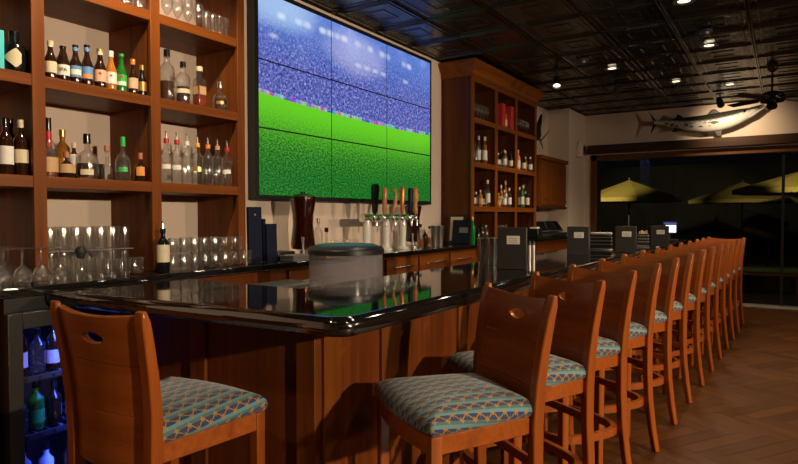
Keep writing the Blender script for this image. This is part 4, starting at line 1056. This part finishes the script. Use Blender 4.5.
# ------------------------------------------------------------------ mounted fish
def fish(name, label, tail, snout, Y, hmax, mat, belly, fin):
    L = (snout-tail).length; d = (snout-tail).normalized()
    t = thing(name, label, 'mounted fish', tail)
    up_ = Vector((0, 0, 1)); n = d.cross(up_).normalized(); w = n.cross(d)
    sag = lambda a_: -.125*math.sin(PI*min(1, max(0, a_))**1.15)
    prof = [(0.0, .13), (.08, .14), (.18, .24), (.32, .42), (.48, .53), (.62, .56), (.72, .52), (.80, .45), (.87, .34), (.93, .20), (.97, .08)]
    bm = NB(); R = []
    for s_, k in prof:
        c = d*(s_*L)+w*sag(s_)
        R.append([bm.verts.new(c+w*(math.sin(2*PI*q/20)*hmax*k)+n*(math.cos(2*PI*q/20)*hmax*k*.55)) for q in range(20)])
    for A, B in zip(R, R[1:]):
        for q in range(20): bm.faces.new((A[q], A[(q+1) % 20], B[(q+1) % 20], B[q]))
    bm.faces.new(R[0]); bm.faces.new(R[-1])
    obj('body', bm, mat, t, smooth=True, autos=80)
    def finm(nm, pts, th=.006):
        bm = NB(); A = [bm.verts.new(d*(a_*L)+w*(b_*hmax+sag(a_))+n*(th)) for a_, b_ in pts]; B = [bm.verts.new(d*(a_*L)+w*(b_*hmax+sag(a_))-n*(th)) for a_, b_ in pts]
        k = len(pts)
        for q in range(k): bm.faces.new((A[q], A[(q+1) % k], B[(q+1) % k], B[q]))
        bm.faces.new(A); bm.faces.new(B); obj(nm, bm, fin, t)
    finm('tail_fin', [(.04, .10), (.01, .22), (-.02, .50), (-.045, .79), (-.03, .50), (-.012, .12), (-.012, -.12), (-.03, -.48), (-.04, -.76), (-.01, -.46), (.015, -.2), (.04, -.10)])
    return t, d, w, n, L, finm, prof
bar_m, nt, b = new_mat('silver_fish_skin')
x, y, z = xyz(nt)
nz = noise(nt, vec(nt, x, y, z), 22, 2); 
vz = nt.nodes.new('ShaderNodeTexVoronoi'); nt.links.new(vec(nt, x*9.0, z*11.0, 0.0), vz.inputs['Vector']); vz.inputs['Scale'].default_value = 1.3
FY = 10.54
tail, snout = at(654, 122.5, 'y', FY), at(762, 108.0, 'y', FY)
FL = (snout-tail).length
ax_ = (z-(x*((snout.z-tail.z)/(snout.x-tail.x))))+((x*(1.0/FL)).mx(0.0).pw(1.15)*PI).sin()*0.125                                       # height above the body's own axis
backm = ax_.sm(.018, .055)
sk = mix(nt, backm, (0.52, 0.50, 0.47), (0.022, 0.022, 0.018))
spots = S(nt, vz.outputs['Distance']).lt(.40)*(ax_.lt(.005))*(ax_.gt(-.06))*x.lt(.85)
sk = mix(nt, spots*.9, sk, (0.03, 0.03, 0.03))
bars = ((x*85.0).sin().gt(.35))*(ax_.sm(.0, .02))*(ax_.sm(.075, .05))
sk = mix(nt, bars*.45, sk, (0.10, 0.095, 0.085))
nt.links.new(sk, b.inputs['Base Color']); b.inputs['Roughness'].default_value = 0.3; b.inputs['Coat Weight'].default_value = .3
fin_dark = plain('dark_fin', (0.022, 0.019, 0.016), .5)
FY = 10.54
tail, snout = at(654, 122.5, 'y', FY), at(762, 108.0, 'y', FY)
ft, d, w, n, L, finm, _ = fish('barracuda_mount', 'long silver barracuda mounted on the wall above the glass doors', tail, snout, FY, .255, bar_m, None, fin_dark)
finm('dorsal_fin', [(.20, .22), (.235, .58), (.26, .54), (.30, .36)]); finm('dorsal_fin', [(.52, .48), (.57, .82), (.595, .78), (.64, .5)])
finm('anal_fin', [(.20, -.22), (.17, -.56), (.21, -.53), (.29, -.36)]); finm('pelvic_fin', [(.57, -.50), (.60, -.82), (.63, -.88), (.64, -.50)])
finm('pectoral_fin', [(.64, -.05), (.57, .06), (.54, -.02), (.58, -.14)], .085)
fsag = lambda a_: -.125*math.sin(PI*min(1, max(0, a_))**1.15)
def jaw(nm, pts, r_, mat):
    bm = NB(); tube(bm, [d*(a_*L)+w*(b_*.165+fsag(a_)) for a_, b_ in pts], r_, 10); obj(nm, bm, mat, ft, smooth=True)
jaw('upper_jaw', [(.84, .28), (.91, .26), (.97, .26), (1.02, .30)], [.040, .032, .020, .009], fin_dark)
jaw('lower_jaw', [(.85, -.30), (.91, -.30), (.97, -.14), (1.03, .06)], [.038, .028, .018, .008], bar_m)
bm = NB(); bmesh.ops.create_uvsphere(bm, u_segments=12, v_segments=8, radius=.020); 
for v in bm.verts: v.co += d*(.85*L)+w*(.045+fsag(.85))+n*.050*(1 if n.y < 0 else -1)
obj('eye', bm, black_gloss, ft, smooth=True)
bm = NB(); box(bm, .5*L*d.x-.05, .5*L*d.x+.05, .02, YF-FY, .5*L*d.z-.15, .5*L*d.z-.09); obj('wall_bracket', bm, dark_wood, ft)
# hook hanging at the snout
hk = at(782, 119, 'y', 10.6)
# dark mount behind the tall case
q1 = at(539.5, 126, 'x', -3.2)
mt = thing('fish_mount', 'dark mounted fish tail sticking out past the bottle case', 'mounted fish', q1)
bm = NB(); G0 = [(-.02, -.26, -.10), (-.02, -.05, .02), (.0, .04, .16), (.0, .10, .20), (.0, .08, .06), (.0, .03, -.02), (.0, .05, -.14), (.0, -.02, -.22), (-.02, -.12, -.16)]
A = [bm.verts.new((x_-.012, y_, z_)) for x_, y_, z_ in G0]; B = [bm.verts.new((x_+.012, y_, z_)) for x_, y_, z_ in G0]
for q in range(len(G0)): bm.faces.new((A[q], A[(q+1) % len(G0)], B[(q+1) % len(G0)], B[q]))
bm.faces.new(A); bm.faces.new(B); obj('tail', bm, black_gloss, mt)
bm = NB(); tube(bm, [(0, -.1, -.22), (.01, .06, -.21), (.03, .20, -.12), (.05, .34, -.02)], [.016, .012, .009, .005]); obj('fin_ray', bm, brown_bottle, mt, smooth=True)
bm = NB(); tube(bm, [(0, .02, -.21), (.0, .10, -.28), (.01, .14, -.34)], [.012, .010, .005]); obj('fin_ray', bm, brown_bottle, mt, smooth=True)
bm = NB(); box(bm, XW+3.20, -.01, -.30, -.2, -.14, -.06); obj('wall_bracket', bm, dark_wood, mt)
# egg shaped speaker on the jog wall edge
sp_ = at(574.5, 141, 'x', XJ)
t = thing('wall_speaker', 'small rounded beige speaker on the wall corner left of the beam', 'speaker', (XJ, 10.25, 2.52))
bm = NB(); lathe(bm, [(0, -.14), (.05, -.12), (.07, -.05), (.06, .05), (.03, .12), (0, .13)], 18, c=(.03, 0, 0)); obj('shell', bm, wall_paint, t, smooth=True)

# ------------------------------------------------------------------ ceiling fittings
def downlight(loc, label, energy, spot=2.3, col=(1.0, 0.77, 0.52), blend=.7, aim=None):
    t = thing('downlight', label, 'ceiling light', loc, 0, 'recessed ceiling lights')
    bm = NB(); lathe(bm, [(.050, 0), (.085, -.004), (.088, -.010), (.052, -.010), (.048, -.002)], 24); obj('trim_ring', bm, plain('bronze_trim', (.25, .2, .14), .35, .6), t, smooth=True)
    bm = NB(); lathe(bm, [(0, -.003), (.049, -.003)], 24); obj('lens', bm, lamp_glow, t)
    ld = bpy.data.lights.new('downlight_lamp', 'SPOT'); ld.energy = energy; ld.spot_size = spot; ld.spot_blend = blend; ld.color = col; ld.shadow_soft_size = .05
    o = bpy.data.objects.new('downlight_lamp', ld); COL.objects.link(o); o.location = (loc[0], loc[1], loc[2]-.03)
    if aim is not None: o.rotation_euler = (Vector(aim)-o.location).to_track_quat('-Z', 'Y').to_euler()
    return t
cz = CEIL-.001
K = 1.15
for px_, y_, nm, e in ((684, .5, 'ceiling light nearest the camera over the stool row', 60), (709, 45, 'second ceiling light over the stool row', 60), (612, 68, 'ceiling light over the bartender aisle by the bottle case', 100),
                       (676, 81, 'ceiling light farthest along the bar top', 50), (730, 84, 'ceiling light closest to the barracuda', 45)):
    p = at(px_, y_, 'z', cz); downlight((p.x, p.y, cz), nm, e*K)
# unseen downlights added as fill, above and to the right of the view
for (x_, y_, e, lab_) in ((.15, 4.4, 50, 'added recessed fill light right of the fifth stool'), (.15, 2.6, 45, 'added recessed fill light right of the second stool'),
                          (-2.05, 3.5, 16, 'added recessed fill light before the video wall'), 
                          (1.0, 1.0, 28, 'added recessed fill light right of the camera'), (1.2, 3.2, 50, 'added recessed fill light right of the stool row'), (1.0, 5.4, 60, 'added recessed fill light over the open floor'), (1.0, 7.8, 35, 'added recessed fill light over the far open floor'),
                          (-.6, -.4, 10, 'added recessed fill light behind the camera'), (-1.6, -.3, 30, 'added recessed fill light behind the front left stool')):
    downlight((x_, y_, cz), lab_, e*K)
downlight((-2.2, 1.75, cz), 'recessed light aimed at the left shelves', 118, 1.75, aim=(-2.95, 1.95, 1.9), blend=.5)
# unseen sconces added on the right-hand wall for fill light
for y_, e, nm in ((0.9, 980, 'added fill sconce on the right wall level with the nearest stools'), (4.2, 260, 'added fill sconce on the right wall level with the video wall'), (6.8, 165, 'added fill sconce on the right wall level with the bottle case')):
    t = thing('added_fill_sconce', nm, 'added wall lamp', (XR-.001, y_, 2.15), 0, 'added wall sconces')
    bm = NB(); lathe(bm, [(0, 0), (.06, 0), (.05, .02), (0, .02)], 20, M=Matrix.Rotation(-PI/2, 4, 'Y')); obj('backplate', bm, gold, t, smooth=True)
    bm = NB(); tube(bm, [(-.02, 0, 0), (-.12, 0, 0), (-.14, 0, .04)], .010); obj('arm', bm, gold, t, smooth=True)
    bm = NB(); lathe(bm, [(.05, .04), (.09, .20)], 20, c=(-.14, 0, 0)); obj('shade', bm, glass_mat('added_sconce_glass', (.95, .9, .8), .05, .2, .3), t, smooth=True)
    bm = NB(); lathe(bm, [(0, .05), (.02, .06), (.028, .10), (.018, .13), (0, .135)], 14, c=(-.14, 0, 0)); obj('bulb', bm, lamp_glow, t, smooth=True)
    ld = bpy.data.lights.new('added_fill_lamp', 'SPOT'); ld.energy = e; ld.color = (1, .79, .55); ld.shadow_soft_size = .06; ld.spot_size = math.radians(92); ld.spot_blend = .7
    o = bpy.data.objects.new('added_fill_lamp', ld); COL.objects.link(o); o.location = (XR-.24, y_, 2.28)
    o.rotation_euler = (Vector((-2.2, y_+.9, 1.1))-o.location).to_track_quat('-Z', 'Y').to_euler()
# track spots
def track_spot(loc, label, target, e):
    t = thing('track_spot', label, 'spotlight', loc, 0, 'ceiling spotlights')
    bm = NB(); lathe(bm, [(0, 0), (.05, 0), (.05, -.02), (0, -.02)], 20); obj('mount', bm, black_plastic, t, smooth=True)
    bm = NB(); tube(bm, [(0, 0, -.02), (0, 0, -.10)], .010); obj('stem', bm, black_plastic, t, smooth=True)
    q = (Vector(target)-Vector(loc)).to_track_quat('Z', 'Y').to_matrix().to_4x4()
    M_ = Matrix.Translation((0, 0, -.13)) @ q
    bm = NB(); lathe(bm, [(0, -.08), (.035, -.08), (.045, -.02), (.050, .07), (.044, .07), (.04, .0)], 20, M=M_); hd = obj('head', bm, black_plastic, t, smooth=True)
    bm = NB(); lathe(bm, [(0, .045), (.042, .045)], 20, M=M_); obj('lens', bm, lamp_glow, hd)
    ld = bpy.data.lights.new('track_lamp', 'SPOT'); ld.energy = e; ld.spot_size = 1.7; ld.spot_blend = 1.0; ld.color = (1, .76, .48); ld.shadow_soft_size = .03
    o = bpy.data.objects.new('track_lamp', ld); COL.objects.link(o)
    o.location = Vector(loc)+Vector((0, 0, -.13))+(Vector(target)-Vector(loc)).normalized()*.09
    o.rotation_euler = (Vector(target)-o.location).to_track_quat('-Z', 'Y').to_euler()
p = at(707, 92, 'z', cz); track_spot((-.80, 9.75, cz), 'ceiling spotlight aimed at the barracuda', (-.66, YF, 2.66), 62)
p = at(557, 71, 'z', cz); track_spot((p.x, p.y, cz), 'ceiling spotlight beyond the bottle case', (-2.0, 6.0, 1.0), 12)
# smoke detectors and small camera
for px_, y_, nm in ((704, 31, 'pale round smoke detector on the ceiling near the first light'), (582, 60, 'dark round detector on the ceiling right of the bottle case')):
    p = at(px_, y_, 'z', cz); t = thing('smoke_detector', nm, 'smoke detector', (p.x, p.y, cz))
    bm = NB(); lathe(bm, [(0, 0), (.075, 0), (.075, -.018), (.0, -.018)], 24); obj('base', bm, grey_metal, t, smooth=True)
    bm = NB(); lathe(bm, [(.055, -.018), (.05, -.04), (.02, -.05), (0, -.05)], 24); obj('dome', bm, grey_metal, t, smooth=True)
p = at(617, 84, 'z', cz); t = thing('security_camera', 'small dark ceiling camera between two lights', 'camera', (p.x, p.y, cz))
bm = NB(); lathe(bm, [(0, 0), (.04, 0), (.04, -.015), (0, -.015)], 16); obj('mount', bm, black_plastic, t, smooth=True)
bm = NB(); box(bm, -.04, .04, -.09, .09, -.12, -.05, Matrix.Rotation(.4, 4, 'Z')); obj('housing', bm, black_plastic, t, bevel=.015)
# ceiling fan
fp = at(772, 98, 'y', 8.4)
fn_ = thing('ceiling_fan', 'dark ceiling fan hanging in front of the barracuda', 'ceiling fan', (fp.x, fp.y, CEIL-.001)); hz_ = fp.z-CEIL
bm = NB(); lathe(bm, [(0, 0), (.06, 0), (.055, -.03), (.02, -.06), (0, -.06)], 18); obj('canopy', bm, brown_bottle, fn_, smooth=True)
bm = NB(); tube(bm, [(0, 0, -.04), (0, 0, hz_+.07)], .013); obj('rod', bm, brown_bottle, fn_, smooth=True)
bm = NB(); lathe(bm, [(0, .085), (.05, .08), (.10, .06), (.135, .03), (.14, -.02), (.12, -.05), (.06, -.06), (0, -.06)], 24, c=(0, 0, hz_)); obj('motor_housing', bm, black_gloss, fn_, smooth=True)
bm = NB(); lathe(bm, [(0, -.06), (.05, -.06), (.06, -.10), (.045, -.13), (0, -.14)], 20, c=(0, 0, hz_)); obj('switch_housing', bm, black_gloss, fn_, smooth=True)
for k in range(4):
    M_ = Matrix.Translation((0, 0, hz_)) @ Matrix.Rotation(k*PI/2+.95, 4, 'Z') @ Matrix.Rotation(.16, 4, 'X')
    bm = NB(); box(bm, .12, .56, -.06, .06, -.006, .004, M_); obj('blade', bm, dark_wood, fn_, bevel=.003)

# ------------------------------------------------------------------ the terrace outside
out_dark = plain('terrace_paving', (0.016, 0.012, 0.009), .7)
bm = NB(); box(bm, -16, 14, YF+0.15, 30, -.12, -.02); struct('ground_terrace', bm, out_dark)
bm = NB(); box(bm, -16, 14, 26, 26.4, 0, 3.4); struct('wall_terrace', bm, plain('dark_render', (0.006, 0.005, 0.004), .8))
canvas = plain('mustard_canvas', (0.42, 0.33, 0.075), .8)
def umbrella(label, loc, r_, ze, za, rz=0.0):
    t = thing('patio_umbrella', label, 'umbrella', loc, rz, 'terrace umbrellas')
    bm = NB(); top = bm.verts.new((0, 0, za)); R = []; R2 = []
    for k in range(8):
        a_ = 2*PI*k/8; R.append(bm.verts.new((r_*math.cos(a_), r_*math.sin(a_), ze))); R2.append(bm.verts.new((r_*math.cos(a_), r_*math.sin(a_), ze-.10)))
    for k in range(8): bm.faces.new((top, R[k], R[(k+1) % 8])); bm.faces.new((R[k], R[(k+1) % 8], R2[(k+1) % 8], R2[k]))
    o = obj('canopy', bm, canvas, t); md = o.modifiers.new('thick', 'SOLIDIFY'); md.thickness = .008
    bm = NB(); tube(bm, [(0, 0, .05), (0, 0, za+.06)], .025); obj('pole', bm, grey_metal, t, smooth=True)
    for k in range(8):
        a_ = 2*PI*k/8; bm = NB(); tube(bm, [(0, 0, za-.04), (r_*.97*math.cos(a_), r_*.97*math.sin(a_), ze-.02)], .010, 6); obj('rib', bm, dark_wood, t)
    bm = NB(); lathe(bm, [(0, -.02), (.26, -.02), (.26, .03), (.05, .06), (0, .06)], 20); obj('base', bm, grey_metal, t, smooth=True)
def ground_pt(px_, Y): q = at(px_, 215, 'y', Y); return (q.x, Y, 0)
umbrella('yellow lit patio umbrella outside behind the menu holders', ground_pt(629, 17.0), 1.32, 1.86, 2.36, .35)
umbrella('yellow patio umbrella at the right edge outside', ground_pt(806, 16.0), 1.45, 1.98, 2.42, .2)
umbrella('dim farther patio umbrella between the two yellow ones', ground_pt(742, 20.5), 1.45, 1.86, 2.4, .1)
# bench, table and chairs outside
bp = ground_pt(752, 12.6)
t = thing('outdoor_bench', 'low wooden bench with green cushion outside the glass doors', 'bench', bp, .1)
bm = NB(); box(bm, -.55, .75, -.28, .28, .34, .38); obj('seat_frame', bm, frame_wood, t, bevel=.005)
bm = NB(); box(bm, -.53, .73, -.26, .26, .38, .46); obj('cushion', bm, plain('green_cushion', (.10, .13, .04), .8), t, bevel=.03, seg=3)
for sx_ in (-.5, .7):
    for sy_ in (-.23, .23):
        bm = NB(); box(bm, sx_-.03, sx_+.03, sy_-.03, sy_+.03, -.02, .34); obj('leg', bm, frame_wood, t)
def table(label, loc):
    t = thing('patio_table', label, 'table', loc, 0, 'terrace tables')
    bm = NB(); lathe(bm, [(0, .70), (.42, .70), (.45, .715), (.45, .74), (0, .74)], 28); obj('tabletop', bm, frame_wood, t, smooth=True)
    bm = NB(); tube(bm, [(0, 0, .02), (0, 0, .70)], .035); obj('column', bm, grey_metal, t, smooth=True)
    bm = NB(); lathe(bm, [(0, -.02), (.24, -.02), (.24, .01), (.05, .04), (0, .04)], 20); obj('foot', bm, grey_metal, t, smooth=True)
table('round table outside near the bench', ground_pt(716, 14.6)); table('round table outside beside the left umbrella', ground_pt(655, 16.2))
def chair(loc, rz, label):
    t = thing('patio_chair', label, 'chair', loc, rz, 'terrace chairs')
    bm = NB(); box(bm, -.22, .22, -.22, .22, .42, .46); obj('seat', bm, dark_wood, t, bevel=.01)
    bm = NB(); box(bm, -.22, .22, -.24, -.20, .50, .90); obj('backrest', bm, dark_wood, t, bevel=.01)
    for sx_ in (-.19, .19):
        for sy_ in (-.21, .19):
            bm = NB(); box(bm, sx_-.02, sx_+.02, sy_-.02, sy_+.02, -.02, .5 if sy_ < 0 else .42); obj('leg', bm, grey_metal, t)
q = Vector(ground_pt(716, 14.6)); chair(q+Vector((.75, 0, 0)), PI/2, 'dark patio chair right of the table near the bench'); chair(q+Vector((-.75, .1, 0)), -PI/2, 'dark patio chair left of the table near the bench')
q = Vector(ground_pt(655, 16.2)); chair(q+Vector((.75, 0, 0)), PI/2, 'dark patio chair right of the table by the left umbrella')
# lantern post, not placed; added floodlights light the umbrellas
def lantern(label, loc, e):
    t = thing('lantern_post', label, 'lamp post', loc)
    bm = NB(); tube(bm, [(0, 0, -.02), (0, 0, 2.7)], .03); obj('post', bm, black_plastic, t, smooth=True)
    bm = NB(); lathe(bm, [(0, 2.95), (.14, 2.86), (.14, 2.84), (0, 2.84)], 16); obj('hood', bm, black_plastic, t, smooth=True)
    bm = NB(); lathe(bm, [(0, 2.72), (.05, 2.72), (.06, 2.80), (0, 2.83)], 12); obj('globe', bm, lamp_glow, t, smooth=True)
    ld = bpy.data.lights.new('lantern_lamp', 'POINT'); ld.energy = e; ld.color = (1, .80, .42); ld.shadow_soft_size = .06
    o = bpy.data.objects.new('lantern_lamp', ld); COL.objects.link(o); o.location = (loc[0], loc[1], 2.78); 
    o.location.y -= .12; o.location.z = 2.76

# ------------------------------------------------------------------ outside lamps, world, output
for (loc, tg, e) in (((-4.4, YF+.35, 3.1), (-4.3, 17, 2.1), 1500), ((.8, YF+.35, 3.1), (.6, 16, 2.2), 850)):  # unseen floodlights added to brighten the umbrellas
    t = thing('added_floodlight', ('left' if loc[0] < -2 else 'right')+' added outdoor floodlight above the glass doors', 'floodlight', loc, 0, 'added outdoor floodlights')
    bm = NB(); box(bm, -.08, .08, -.20, .04, -.05, .05); obj('housing', bm, black_plastic, t, bevel=.01)
    bm = NB(); box(bm, -.07, .07, .041, .045, -.04, .04); obj('lens', bm, lamp_glow, t)
    ld = bpy.data.lights.new('added_flood_lamp', 'SPOT'); ld.energy = e; ld.color = (1, .82, .45); ld.spot_size = .55; ld.spot_blend = .6; ld.shadow_soft_size = .06
    o = bpy.data.objects.new('added_flood_lamp', ld); COL.objects.link(o); o.location = (loc[0], loc[1]+.06, loc[2]); o.rotation_euler = (Vector(tg)-o.location).to_track_quat('-Z', 'Y').to_euler()
w = bpy.data.worlds.new('night'); sc.world = w; w.use_nodes = True
w.node_tree.nodes['Background'].inputs[0].default_value = (0.35, 0.4, 0.6, 1); w.node_tree.nodes['Background'].inputs[1].default_value = 0.004
sc.view_settings.view_transform = 'Standard'; sc.view_settings.look = 'None'; sc.view_settings.gamma = 1; sc.view_settings.use_curve_mapping = False
sc.view_settings.exposure = 0.0
sc.cycles.max_bounces = 10; sc.cycles.transparent_max_bounces = 24; sc.cycles.caustics_reflective = False; sc.cycles.caustics_refractive = False
sc.cycles.sample_clamp_indirect = 4.0
